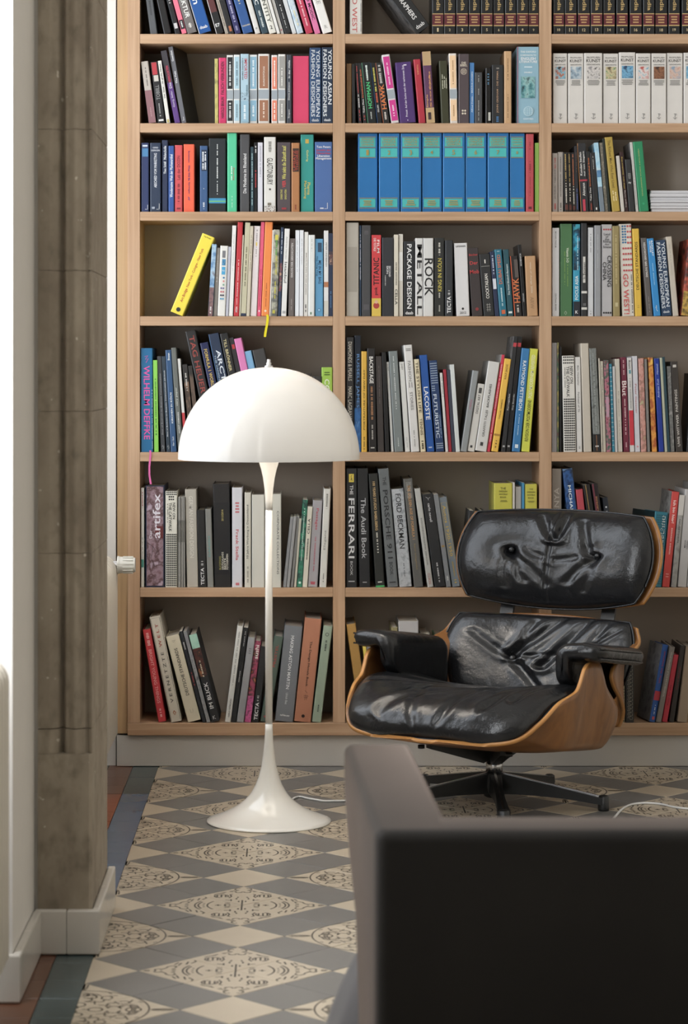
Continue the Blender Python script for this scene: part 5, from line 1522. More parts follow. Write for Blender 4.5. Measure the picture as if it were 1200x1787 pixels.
cell(2, 3, 940, 370, S3, 838, [
    (106, 166, 128, 0, 'c4c3c4', 'white book at left end', [('d', '6a6a6a', 'MICHAEL CRAIG-M', .04, .22, .2), ('d', '6a6a6a', 'CENTRAAL BEHEER', .74, .94, .2)]),
    (171, 269, 95, 0, '426f45', 'broad forest green art book', [('d', 'd0d8c4', 'Vitamin 3-D', .26, .42, .2, .62), ('x', '7aa04a', .44, .68, .06, .62), ('x', '7aa04a', .3, .66, .06, .38), ('m', 'c8d0bc', [[(.45, .945), (.55, .965), (.45, .985), (.35, .965), (.45, .945)]], .9)]),
    (276, 333, 98, 0, '1a8fb0', 'cyan and black focus book', [('p', ['1fa4c4', '14506a', '1c2430', '2a9ab0'], 0, .5, .02, .98, 30), ('u', 'dfe9ec', 'FOCUS ASIA', .56, .82, .45), ('x', 'b8d4dc', .13, .5, .14, .65), ('b', '20242c', .84, 1), ('h', 'e8e8e8', 'K', .955, .4, .5, .05)]),
    (341, 389, 90, 0, '252527', 'black book with white diagonal panel', [('m', 'c4c2bc', [[(.5, .36), (.5, .64)]], 7.6), ('u', '3c3a38', 'In Between', .42, .60, .4), ('b', 'c4c2bc', .73, .755), ('b', 'c4c2bc', .905, .93), ('b', '5a5a5c', .86, .89, .3, .8)]),
    (394, 441, 125, 0, 'c6c8cc', 'white book with faint serif title', [('x', '9a9ca0', .07, .28, .2), ('x', '8a8c90', .94, .98, .2)]),
    (448, 501, 108, 0, '8a8c90', 'mid grey book', [('x', 'a8aaae', .1, .27, .12), ('x', 'a8aaae', .31, .47, .12)]),
    (506, 591, 100, 0, 'a9a7a9', 'light grey book on Chinese art', [('g', 'a83e44', .035, .075, 4, 1, .1, .95), ('h', '4a4a4c', 'Land', .105, .62), ('h', '4a4a4c', 'of', .133, .28), ('h', '4a4a4c', 'the', .161, .42), ('h', '4a4a4c', 'Rising', .189, .78), ('h', '4a4a4c', 'Art', .217, .42), ('h', '4a4a4c', 'Scene', .245, .78), ('d', '2c2c2e', 'CROSSING', .34, .68, .40, .72), ('d', '2c2c2e', 'CHINA', .41, .61, .36, .26), ('g', '232325', .94, .985, 4, 1, .08, .95)]),
    (600, 656, 113, -3, '8f7f4f', 'olive gold book', [('x', 'b0a070', .1, .65, .25), ('b', 'b8ac80', .85, .895, .3, .7)]),
    (671, 771, 98, -27, 'cfcac0', 'white book with red and blue dots', [('g', '2a6a98', .01, .215, 2, 7, .18, .58), ('g', 'b84448', .01, .04, 2, 1, .58, 1), ('g', 'b84448', .07, .10, 2, 1, .58, 1), ('g', 'b84448', .13, .16, 2, 1, .58, 1), ('g', 'b84448', .19, .22, 2, 1, .58, 1), ('g', 'b84448', .25, .28, 4, 1, .18, .98), ('g', 'b84448', .31, .34, 4, 1, .18, .98), ('g', 'b84448', .37, .40, 4, 1, .18, .98), ('g', 'b84448', .43, .46, 4, 1, .18, .98), ('g', 'b84448', .49, .52, 4, 1, .18, .98), ('d', 'c0504e', 'GO WEST!', .54, .98, .44, .38), ('x', '6a6864', .55, .97, .1, .85)]),
    (776, 832, 135, -25, 'd2aa1c', 'yellow book with dark capitals', [('u', '3c3414', 'DEUTSCHE STANDARDS', .15, .70, .38), ('m', '5a4c1c', [[(.4, .88), (.6, .88)], [(.35, .90), (.65, .90)]], .9)]),
    (871, 919, 210, -50, '55504e', 'grey-brown book leaning left with white capitals', [('u', 'dcd8d4', 'DIALOG DER GESCHICHTEN', .06, .50, .32), ('x', '8a8480', .75, .95, .12)]),
    (926, 983, 215, -58, '1280c0', 'bright blue book leaning left', [('d', 'dce8f0', 'BARKLEY', .03, .23, .24, .68), ('d', 'dce8f0', 'GUIDE', .03, .18, .2, .38), ('x', '9accec', .32, .6, .1), ('m', 'dce8f0', [[(.35, .90), (.5, .86), (.45, .92), (.62, .94)]], 1.2)]),
    (987, 1072, 230, -52, '203a58', 'navy fashion book leaning left', [('d', 'ccd2d8', 'YOUNG EUROPEAN', .03, .88, .34, .72), ('d', 'ccd2d8', 'FASHION DESIGNERS', .03, .90, .34, .28), ('h', 'ccd2d8', 'daab', .945, .6)]),
    (1079, 1128, 200, -57, 'b9b0a2', 'cream book leaning left', [('x', 'a0988c', .1, .5, .1)]),
    (1142, 1230, 225, 62, ['8a2a22', '2a2220', 'b04a34', '1c1a1a'], 'dark red picture book leaning right', [('p', ['1c1a1a', 'c09a3a', '2a2420'], .68, 1, .02, .98, 40)], {'scl': 20}),
])

cell(2, 4, 940, 570, S3, 1012, [
    (105, 145, 130, 0, '827d7c', 'grey book with pink edge at left end', []),
    (147, 161, 128, 0, ['7a3a3a', '3a5a44', '9a8a4a', '2c2a2c'], 'thin multicoloured booklet', []),
    (165, 184, 160, 0, '1d1d1f', 'thin black paperback', []),
    (201, 301, 235, -15, 'd2cfc8', 'white fashion book with black dots', [('g', '202224', .0, .09, 6, 3, .05, .96), ('d', '3c3c3c', 'NEW ON', .11, .29, .24, .74), ('d', '3c3c3c', 'THE CATWALK', .11, .43, .24, .44), ('x', '7a7a76', .12, .34, .07, .2), ('g', '202224', .44, .99, 6, 22, .05, .96)]),
    (306, 351, 245, -15, 'd0cecb', 'white book with grey italic title', [('d', '7a7a78', 'Malte Wandmacher', .09, .30, .3), ('d', '7a7a78', 'Panhead of Th', .37, .58, .3), ('x', '9a9a98', .94, .97, .3)]),
    (361, 427, 135, -26, 'b9b0a2', 'thick book with rounded cream pages outward', [], {'dep': .2}),
    (441, 501, 175, -38, ['626664', '7c807e', '565a58'], 'glossy grey book with black foot', [('b', '1c1c1e', .83, 1), ('x', 'c4c4c4', .94, .955, .6), ('b', 'a06a3a', .84, .99, .44, .5), ('x', '8a908c', .05, .8, .2)], {'scl': 60, 'rough': .2}),
    (504, 516, 255, -25, 'c0b8a8', 'thin cream paperback', []),
    (519, 542, 278, -25, 'b4ac9c', 'slim sand paperback', [('x', '7a7264', .05, .5, .25)]),
    (546, 585, 270, -25, ['6a2c3c', 'b0687a', '1f5a4a', '8a3a4a'], 'maroon pink and green collage paperback', [('b', 'b48a9c', .4, .62, .2, .8)], {'scl': 70}),
    (590, 612, 300, -25, '2f86a0', 'slim teal paperback with white checks', [('g', 'c8d4d4', .02, .95, 2, 18)]),
    (616, 636, 320, -22, 'b4b2b0', 'thin pale grey paperback', []),
    (638, 674, 260, -25, 'bdb6aa', 'cream book with fine title', [('d', '8a8278', 'D. Quatro', .35, .62, .25), ('x', '9a9288', .66, .9, .15)]),
    (681, 730, 248, -26, '6e2038', 'maroon art book with bold white title', [('d', 'e0d4d0', 'Blut', .25, .41, .75), ('x', 'c8a8a8', .03, .2, .2), ('x', 'd0b0b0', .44, .82, .2), ('x', 'c8a8a8', .9, .97, .2)]),
    (734, 771, 250, -25, 'c4c2c0', 'white book with red lower block', [('b', 'c02838', .56, .93), ('d', '3a3a3a', 'Room', .03, .12, .5), ('b', '4a8a94', .13, .17, .3, .75), ('x', '9a9a98', .22, .54, .3)]),
    (776, 817, 238, -25, 'c0bfc6', 'lilac white book with red lettering', [('d', 'a85a62', 'Peter Gessner', .29, .60, .32), ('c', 'c48a90', .945, .2)]),
    (823, 870, 255, -24, ['b4786c', 'c49084', '9a6a60', 'a8a07a'], 'mottled salmon paperback', [], {'scl': 55}),
    (876, 897, 260, -26, '75706c', 'thin grey paperback', []),
    (911, 953, 250, -33, ['b85a1c', 'd8962c', '9a3a18', 'e0b040'], 'flame orange and yellow book', [], {'scl': 30}),
    (966, 1010, 257, -40, '1c3690', 'deep blue book with pale lettering', [('u', 'a8b4dc', 'Andreas Zust', .22, .42, .35), ('u', 'a8b4dc', 'Himmel', .06, .17, .35)]),
    (1016, 1036, 250, -42, 'a8aa94', 'thin grey-green paperback', []),
    (1038, 1059, 245, -44, '24404a', 'thin dark teal paperback', []),
    (1061, 1094, 320, -32, ['7a7a78', '5c5c5c', '94928e'], 'grey photo-spined low book', [], {'scl': 70}),
    (1101, 1162, 283, -44, '3b3633', 'dark brown painter monograph', [('u', 'c4c0ba', 'UWE WITTWER  PAINTINGS', .31, .94, .34), ('b', 'b8b4ae', .035, .065, .3, .75)]),
    (1186, 1250, 380, 40, '1f2021', 'black book leaning right at frame edge', [], {'dep': .14}),
])

cell(2, 5, 940, 780, S3, 1130, [
    (102, 184, 175, 0, '7d7368', 'taupe cloth book with pale capitals', [('u', 'a89e92', 'KENYA', .16, .42, .5)]),
    (290, 372, 180, -100, ['1c3054', '2f5a94', '16223a', '7aa4d4'], 'dark blue photo book with white name', [('d', 'd8e0ea', 'MICHAEL VON', .14, .55, .30)], {'scl': 22}),
    (376, 434, 345, -80, 'b03a48', 'red patterned book behind the headrest', [], {'dep': .13}),
    (474, 536, 310, -122, '211d1d', 'black book with gold stripe', [('b', 'b08a44', 0, 1, .35, .42)]),
    (540, 592, 300, -118, '251f22', 'black book with maroon stripe', [('b', '6a2c3a', 0, 1, .1, .35), ('u', 'b87a4a', 'SURPRISE', .12, .28, .25)]),
    (596, 642, 410, -86, '262a32', 'blue-black low book with white dots', [('g', 'c0c4c8', .08, .5, 1, 8, .3, .7)]),
    (872, 987, 530, 60, '147084', 'teal techno music book leaning right', [('u', 'd0d8d4', 'techno', .04, .42, .38, .62), ('x', '6a9a94', .55, .92, .06, .62), ('g', '0f5668', .03, .97, 6, 30)], {'yaw': 14, 'side': '14282c', 'dep': .19}),
    (990, 1052, 365, 80, 'c03a34', 'red book leaning right with white title', [('d', 'e8d4d0', 'Ich bin hier!', .09, .33, .36), ('x', 'd8a09a', .38, .66, .2), ('x', 'd88a84', .86, .9, .4)], {'side': ['5a5a5c', '8a8a88', '2c2c2e']}),
    (1055, 1108, 390, 76, ['84827e', '9a9894', '6a6864'], 'grey photo book leaning right', [('b', 'bab6b0', 0, .22), ('d', '3c3a38', 'Carl und Franziska', .26, .52, .3)], {'scl': 30}),
    (1110, 1186, 345, 66, 'b4b2b2', 'light grey book leaning right with black title', [('u', '2c2c2e', 'LINIAL', .52, .61, .14, .7), ('u', '2c2c2e', 'MINOS', .52, .60, .14, .45)]),
    (1190, 1250, 300, 62, 'a8a8a6', 'pale grey book at frame edge', []),
])

cell(2, 6, 940, 1030, S3, 1065, [
    (102, 150, 235, 0, '1d1c1d', 'black book glimpsed above the backrest', []),
    (645, 694, 560, 0, 'b8b090', 'cream book with black cross-and-dot pattern', [('g', '232222', .45, 1.0, 3, 12)]),
    (701, 766, 570, 0, '2c2a28', 'black book with cream maze pattern', [('m', 'a09a8c', [[(.15, .02 + i * .06), (.5, .02 + i * .06), (.5, .05 + i * .06), (.8, .05 + i * .06), (.8, .01 + i * .06)] for i in range(16)] + [[(.3, .035 + i * .06), (.3, .06 + i * .06), (.65, .06 + i * .06)] for i in range(15)], 1.0)]),
    (886, 937, 450, 125, '2256a0', 'blue paperback with red belt, leaning right', [('b', 'b8283a', .60, .72), ('u', 'a83a58', 'Wie das Internet', .08, .50, .3), ('x', 'c8d0e0', .78, .9, .15), ('b', 'c04a50', .93, .97, .3, .7)], {'side': ['6a6c70', '84868a', '5a5c60'], 'yaw': 10, 'dep': .13}),
    (941, 984, 460, 112, '7b746e', 'taupe paperback leaning right', [('u', 'b8b0a8', 'WIENBUCHHOLZ DOPPELSPIEL', .06, .66, .3)]),
    (987, 1033, 525, 104, 'b8283c', 'red book leaning right', [('u', '7a1a2a', 'Kino für alle', .45, .75, .3)]),
    (1036, 1090, 450, 100, '332e2c', 'dark brown book leaning right with red title', [('u', '8a2c34', 'SÖHNE MANNH', .28, .58, .3)]),
    (1112, 1192, 460, 70, '96836e', 'tan book leaning right at frame edge', []),
])
# ---------------------------------------------------------------- floor lamp
M_LACQ = plain('white_lacquer', hexc('efece5'), 0.2, 0.01, 5, coat=0.4)
M_CHROME = plain('chrome', (0.75, 0.75, 0.77, 1), 0.12, 0.02, 5, metallic=1.0)


def shade_material():
    m = bpy.data.materials.new('opal_acrylic')
    nt, N, L, P = nodes_of(m)
    P.inputs['Base Color'].default_value = (0.86, 0.85, 0.83, 1)
    P.inputs['Roughness'].default_value = 0.12
    tr = N.new('ShaderNodeBsdfTranslucent')
    tr.inputs['Color'].default_value = (0.9, 0.88, 0.84, 1)
    mx = N.new('ShaderNodeMixShader')
    tc = N.new('ShaderNodeTexCoord')
    no = N.new('ShaderNodeTexNoise')
    no.inputs['Scale'].default_value = 3
    L.new(tc.outputs['Object'], no.inputs['Vector'])
    mr = N.new('ShaderNodeMapRange')
    mr.inputs['To Min'].default_value = 0.11
    mr.inputs['To Max'].default_value = 0.13
    L.new(no.outputs['Fac'], mr.inputs['Value'])
    L.new(mr.outputs['Result'], mx.inputs[0])
    L.new(P.outputs[0], mx.inputs[1])
    L.new(tr.outputs[0], mx.inputs[2])
    L.new(mx.outputs[0], N['Material Output'].inputs['Surface'])
    return m


LD = 6.685
LX = (469 - VPX) * LD / F_PX
lamp = tag(empty('floor_lamp', (LX, LD, 0)), 'white mushroom-shaped floor lamp with domed opal shade and trumpet foot', 'lamp')
prof = [(0.0, 0.0), (0.172, 0.0), (0.1745, 0.002), (0.174, 0.0045), (0.160, 0.0095), (0.1416, 0.0165), (0.118, 0.027), (0.099, 0.0375), (0.082, 0.049),
        (0.067, 0.0615), (0.056, 0.073), (0.048, 0.0845), (0.037, 0.105), (0.029, 0.126), (0.0215, 0.155), (0.0163, 0.189), (0.0125, 0.225), (0.0108, 0.255), (0.0103, 0.274)]
lathe('foot', prof[1:], M_LACQ, lamp, 96)
lathe('joint_ring', [(0.0100, 0.2742), (0.0100, 0.2762)], M_CHROME, lamp, 32)
lathe('stem', [(0.0103, 0.2764), (0.0103, 0.60), (0.0102, 0.874)], M_LACQ, lamp, 32)
lathe('joint_ring', [(0.0100, 0.8742), (0.0100, 0.8762)], M_CHROME, lamp, 32)
lathe('neck', [(0.0102, 0.8764), (0.0105, 0.905), (0.0125, 0.935), (0.0165, 0.965), (0.022, 0.99), (0.0285, 1.012), (0.037, 1.032), (0.050, 1.052), (0.070, 1.072), (0.095, 1.087), (0.12, 1.094)], M_LACQ, lamp, 48)
zr = CAM_Z - (801 - VPY) * LD / F_PX          # rim height
zt = CAM_Z - (641 - VPY) * LD / F_PX
RS = 0.2555
HS = zt - zr
sp_ = []
n = 26
for i in range(n + 1):
    a = (math.pi / 2) * i / n
    zz = HS * math.sin(a)
    rr = RS * (math.cos(a) ** 0.94 if i < n else 0.0)
    sp_.append((max(rr, 0.0005), zr + zz))
inn = [(max(r - 0.0035, 0.0004), z - (0.0035 if i > 3 else 0.0)) for i, (r, z) in enumerate(sp_)]
shade = lathe('lamp_shade', sp_ + inn[::-1] + [sp_[0]], shade_material(), lamp, 96, cap=False)
fin = lathe('finial', [(0.0125, zt - 0.004), (0.0125, zt + 0.004), (0.0075, zt + 0.006), (0.0075, zt + 0.012), (0.0055, zt + 0.014), (0.0055, zt + 0.022), (0.003, zt + 0.023)], M_CHROME, lamp, 24)
M_BULB = bpy.data.materials.new('lit_bulb')
_nt, _N, _L, _P = nodes_of(M_BULB)
_P.inputs['Emission Color'].default_value = (1.0, 0.86, 0.66, 1)
_P.inputs['Emission Strength'].default_value = 6.0
lathe('bulb', [(0.002, 1.13), (0.014, 1.134), (0.025, 1.15), (0.027, 1.163), (0.022, 1.178), (0.012, 1.187), (0.002, 1.19)], M_BULB, lamp, 24)
lathe('bulb_socket', [(0.013, 1.094), (0.013, 1.132)], M_LACQ, lamp, 24)
pl = bpy.data.lights.new('lamp_bulb_light', 'POINT')
pl.energy = 20.0
pl.color = (1.0, 0.93, 0.85)
pl.shadow_soft_size = 0.04
plo = bpy.data.objects.new('lamp_bulb_light', pl)
plo.location = (0, 0, 1.175)
link(plo, lamp)

# white cable running from the lamp foot behind the sofa
cz = 0.0035
cab = [(LX + 0.02, LD + 0.10, cz)]
for (x, y) in ((515, 1394), (540, 1396), (565, 1400), (590, 1400), (620, 1402), (680, 1425), (760, 1460), (860, 1475), (960, 1470), (1050, 1445), (1088, 1412), (1115, 1404), (1150, 1405), (1185, 1412), (1260, 1418)):
    d = F_PX * CAM_Z / (y - VPY)
    p = px(x, y, d)
    cab.append((p.x, p.y, cz))
# resample smoothly
cs = []
for i in range(len(cab) - 1):
    p0, p1, p2, p3 = (Vector(cab[max(i - 1, 0)]), Vector(cab[i]), Vector(cab[i + 1]), Vector(cab[min(i + 2, len(cab) - 1)]))
    for k in range(6):
        t = k / 6
        cs.append(0.5 * ((2 * p1) + (p2 - p0) * t + (2 * p0 - 5 * p1 + 4 * p2 - p3) * t * t + (3 * p1 - p0 - 3 * p2 + p3) * t ** 3))
cs.append(Vector(cab[-1]))
tag(tube('power_cable', cs, 0.0033, plain('white_cable', hexc('dcdcda'), 0.4), None, 8), 'white lamp cable trailing over the floor tiles behind the sofa', 'cable')

# ---------------------------------------------------------------- radiators in the window niches
M_RAD = plain('radiator_enamel', hexc('d8d2c6'), 0.35, 0.02, 10)


def radiator(y0, y1, x_face, z0, z1, label, valve=False):
    r = tag(empty('radiator', (x_face, (y0 + y1) / 2, 0)), label, 'radiator')
    n_ = int(round((y1 - y0) / 0.046))
    st = (y1 - y0) / n_
    ym = (y0 + y1) / 2
    D = 0.10
    for i in range(n_):
        c = y0 + st * (i + 0.5) - ym
        hw = st * 0.43
        # one column: rounded slab standing across the radiator's depth
        out = []
        R = 0.045
        prof2 = []
        for k in range(7):
            a = math.pi / 2 * k / 6
            prof2.append((-R + R * math.sin(a), z1 - R + R * math.cos(a)))
        prof2 = prof2 + [(0, z0 + 0.02), (-0.015, z0), (-D + 0.015, z0), (-D, z0 + 0.02)]
        for k in range(7):
            a = math.pi / 2 * k / 6
            prof2.append((-D + R - R * math.cos(a), z1 - R + R * math.sin(a)))
        bm = bmesh.new()
        fr = [bm.verts.new((x, c - hw, z)) for x, z in prof2]
        bk = [bm.verts.new((x, c + hw, z)) for x, z in prof2]
        m_ = len(prof2)
        bm.faces.new(fr)
        bm.faces.new(list(reversed(bk)))
        for k in range(m_):
            bm.faces.new((fr[(k + 1) % m_], fr[k], bk[k], bk[(k + 1) % m_]))
        bmesh.ops.recalc_face_normals(bm, faces=bm.faces)
        es = [e for e in bm.edges if abs(e.verts[0].co.y - e.verts[1].co.y) < 1e-6]
        bmesh.ops.bevel(bm, geom=es, offset=hw * 0.55, segments=2, profile=0.5, affect='EDGES')
        bm_obj('radiator_column', bm, M_RAD, r, True)
    for zz in (z0 + 0.05, z1 - 0.06):
        tube('header_pipe', [(-0.05, y0 - ym + 0.01, zz), (-0.05, y1 - ym - 0.01, zz)], 0.016, M_RAD, r, 12)
    for yy in (y0 - ym + 0.08, y1 - ym - 0.08):
        box('foot', (-0.075, yy - 0.012, 0.0005), (-0.03, yy + 0.012, z0 + 0.03), M_RAD, r, 0.003)
    if valve:
        v = M_VALVE
        # thermostat head pointing into the room
        cx_, cy_, cz_ = 0.0, y1 - ym - 0.03, z1 - 0.028
        def cyl(name, xa, xb, r0, r1, mat, n=24, par=r):
            V, Fc = [], []
            for (xx, rr) in ((xa, r0), (xb, r1)):
                for k in range(n):
                    a = 2 * math.pi * k / n
                    V.append((xx, cy_ + rr * math.cos(a), cz_ + rr * math.sin(a)))
            for k in range(n):
                Fc.append((k, (k + 1) % n, n + (k + 1) % n, n + k))
            Fc += [tuple(reversed(range(n))), tuple(range(n, 2 * n))]
            return mesh_obj(name, V, Fc, mat, par, False)
        cyl('valve_body', -0.012, 0.018, 0.013, 0.013, M_CHROME)
        head = cyl('thermostat_head', 0.004, 0.056, 0.0265, 0.0225, v, 28)
        for k in range(14):
            a = 2 * math.pi * k / 14
            ca, sa = math.cos(a), math.sin(a)
            b_ = box('head_rib', (-0.016, -0.0014, 0.0225), (0.0155, 0.0014, 0.0272), v, head)
            b_.location = (0.034, cy_, cz_)
            b_.rotation_euler = (a, 0, 0)
        cyl('head_ring', 0.0005, 0.0065, 0.0278, 0.0278, v, 28)
    return r


M_VALVE = plain('valve_plastic', hexc('d6d4cc'), 0.35, 0.02)
radiator(6.1, 7.44, -0.549, 0.115, 0.690, 'white column radiator with thermostat beside the bookcase', True)
radiator(3.35, 4.60, -0.5485, 0.115, 0.712, 'white column radiator at the left edge of the frame')
# ---------------------------------------------------------------- lounge chair
CH_D, CH_A = 6.95, math.radians(31)
CH_X = (862 - VPX) * CH_D / F_PX
chair = tag(empty('lounge_chair', (CH_X, CH_D, 0), -CH_A), 'black buttoned leather lounge chair with bent walnut plywood shells', 'chair')


def walnut():
    m = bpy.data.materials.new('walnut_veneer')
    nt, N, L, P = nodes_of(m)
    P.inputs['Roughness'].default_value = 0.36
    P.inputs['Coat Weight'].default_value = 0.25
    P.inputs['Coat Roughness'].default_value = 0.2
    tc = N.new('ShaderNodeTexCoord')
    mp = N.new('ShaderNodeMapping')
    mp.inputs['Scale'].default_value = (3.0, 16.0, 5.0)
    mp.inputs['Rotation'].default_value = (0.5, 0.2, 0.3)
    L.new(tc.outputs['Object'], mp.inputs['Vector'])
    n1 = N.new('ShaderNodeTexNoise')
    n1.inputs['Scale'].default_value = 1.6
    n1.inputs['Detail'].default_value = 6
    n1.inputs['Distortion'].default_value = 0.8
    L.new(mp.outputs['Vector'], n1.inputs['Vector'])
    rp = N.new('ShaderNodeValToRGB')
    e = rp.color_ramp.elements
    e[0].position, e[0].color = 0.25, hexc('6a4423')
    e[1].position, e[1].color = 0.8, hexc('9a6a3c')
    L.new(n1.outputs['Fac'], rp.inputs[0])
    L.new(rp.outputs[0], P.inputs['Base Color'])
    return m


def leather():
    m = bpy.data.materials.new('black_leather')
    nt, N, L, P = nodes_of(m)
    P.inputs['Base Color'].default_value = (0.012, 0.0125, 0.014, 1)
    P.inputs['Specular IOR Level'].default_value = 0.42
    tc = N.new('ShaderNodeTexCoord')
    n1 = N.new('ShaderNodeTexNoise')
    n1.inputs['Scale'].default_value = 26
    n1.inputs['Detail'].default_value = 6
    n1.inputs['Roughness'].default_value = 0.6
    L.new(tc.outputs['Object'], n1.inputs['Vector'])
    n2 = N.new('ShaderNodeTexVoronoi')
    n2.inputs['Scale'].default_value = 420
    L.new(tc.outputs['Object'], n2.inputs['Vector'])
    n3 = N.new('ShaderNodeTexNoise')
    n3.inputs['Scale'].default_value = 9
    n3.inputs['Detail'].default_value = 4
    L.new(tc.outputs['Object'], n3.inputs['Vector'])
    mr = N.new('ShaderNodeMapRange')
    mr.inputs['From Min'].default_value = 0.3
    mr.inputs['From Max'].default_value = 0.7
    mr.inputs['To Min'].default_value = 0.12
    mr.inputs['To Max'].default_value = 0.26
    L.new(n3.outputs['Fac'], mr.inputs['Value'])
    L.new(mr.outputs['Result'], P.inputs['Roughness'])
    b1 = N.new('ShaderNodeBump')
    b1.inputs['Strength'].default_value = 0.45
    b1.inputs['Distance'].default_value = 0.006
    L.new(n1.outputs['Fac'], b1.inputs['Height'])
    b2 = N.new('ShaderNodeBump')
    b2.inputs['Strength'].default_value = 0.10
    b2.inputs['Distance'].default_value = 0.001
    L.new(n2.outputs['Distance'], b2.inputs['Height'])
    L.new(b1.outputs['Normal'], b2.inputs['Normal'])
    L.new(b2.outputs['Normal'], P.inputs['Normal'])
    return m


M_WAL = walnut()
M_EDGE = plain('plywood_edge', hexc('b9854c'), 0.4, 0.12, 60)
M_LEA = leather()
M_BLK = plain('black_enamel', hexc('1c1d1d'), 0.42, 0.05, 20)
M_ALU = plain('polished_aluminium', (0.62, 0.62, 0.62, 1), 0.25, 0.03, 30, metallic=1.0)


def grid_obj(name, nu, nv, fn, mats, parent, solid=None, flip=False):
    V = [fn(-1 + 2 * i / nu, -1 + 2 * j / nv) for j in range(nv + 1) for i in range(nu + 1)]
    Fc = []
    for j in range(nv):
        for i in range(nu):
            a = j * (nu + 1) + i
            q = (a, a + 1, a + nu + 2, a + nu + 1)
            Fc.append(tuple(reversed(q)) if flip else q)
    o = mesh_obj(name, V, Fc, mats, parent, True)
    if solid:
        md = o.modifiers.new('ply', 'SOLIDIFY')
        md.thickness = solid
        md.offset = -1
        md.use_even_offset = True
        md.material_offset_rim = 1
        md.use_rim = True
    return o


# --- seat shell: stations along y (front -> back)
SW = [(-.432, .04), (-.428, .13), (-.418, .20), (-.39, .265), (-.34, .302), (-.26, .322), (-.2, .336), (-.1, .345), (0, .348), (.06, .345), (.10, .335), (.125, .315)]
SZE = [(-.432, .250), (-.418, .252), (-.39, .266), (-.34, .305), (-.266, .350), (-.208, .368), (-.180, .378), (-.160, .402), (-.143, .430), (-.12, .445), (-.08, .447), (-.048, .437), (-.027, .405), (-.008, .37), (.03, .337), (.075, .305), (.105, .283), (.125, .265)]
SZC = [(-.432, .247), (-.40, .243), (-.34, .234), (-.26, .217), (-.14, .190), (-.05, .180), (.02, .178), (.07, .184), (.105, .205), (.125, .236)]
SPW = [(-.432, 2.0), (-.34, 2.6), (-.14, 4.0), (.05, 7.0), (.27, 8.0)]


def seat_y(v):
    t = (v + 1) / 2
    t = t ** 1.0
    # denser at the front lip
    return -.432 + .557 * (t ** 1.25 * 0.8 + t * 0.2)


def seat_shell(u, v):
    y = seat_y(v)
    w = spline(SW, y)
    ze = spline(SZE, y)
    zc = spline(SZC, y)
    p = interp(SPW, y)
    # arc-like distribution so the upright sides get their own rows
    s = math.copysign(abs(u) ** 0.8, u)
    if abs(s) < 0.72:
        x = s / 0.72 * 0.90 * w
        z = zc + (ze - zc) * 0.10 * (abs(s) / 0.72) ** 3
    else:
        k = (abs(s) - 0.72) / 0.28
        x = math.copysign(w * (0.90 + 0.10 * math.sin(k * math.pi / 2)), s)
        z = zc + (ze - zc) * (0.10 + 0.90 * (k ** 1.3))
    # front lip bends softly instead of wrapping
    f = smoothstep(-.36, -.20, y)
    xs = w * u
    zs_ = zc + (ze - zc) * abs(u) ** 2.4
    return Vector((xs * (1 - f) + x * f, y, zs_ * (1 - f) + z * f))


grid_obj('seat_shell', 72, 80, seat_shell, [M_WAL, M_EDGE], chair, 0.011)


def folds(lines):
    """creases: list of (a0,b0,a1,b1,width,depth)"""
    def f(a, b):
        s = 0.0
        for (a0, b0, a1, b1, w, dpt) in lines:
            dx, dy = a1 - a0, b1 - b0
            L2 = dx * dx + dy * dy
            t = ((a - a0) * dx + (b - b0) * dy) / L2
            tt = max(0.0, min(1.0, t))
            ex, ey = a - (a0 + dx * tt), b - (b0 + dy * tt)
            e = math.hypot(ex, ey)
            fade = 1.0 - 0.6 * tt
            s += dpt * fade * (math.exp(-(e / w) ** 2) - 0.55 * math.exp(-((e - 1.7 * w) / w) ** 2))
        return s
    return f


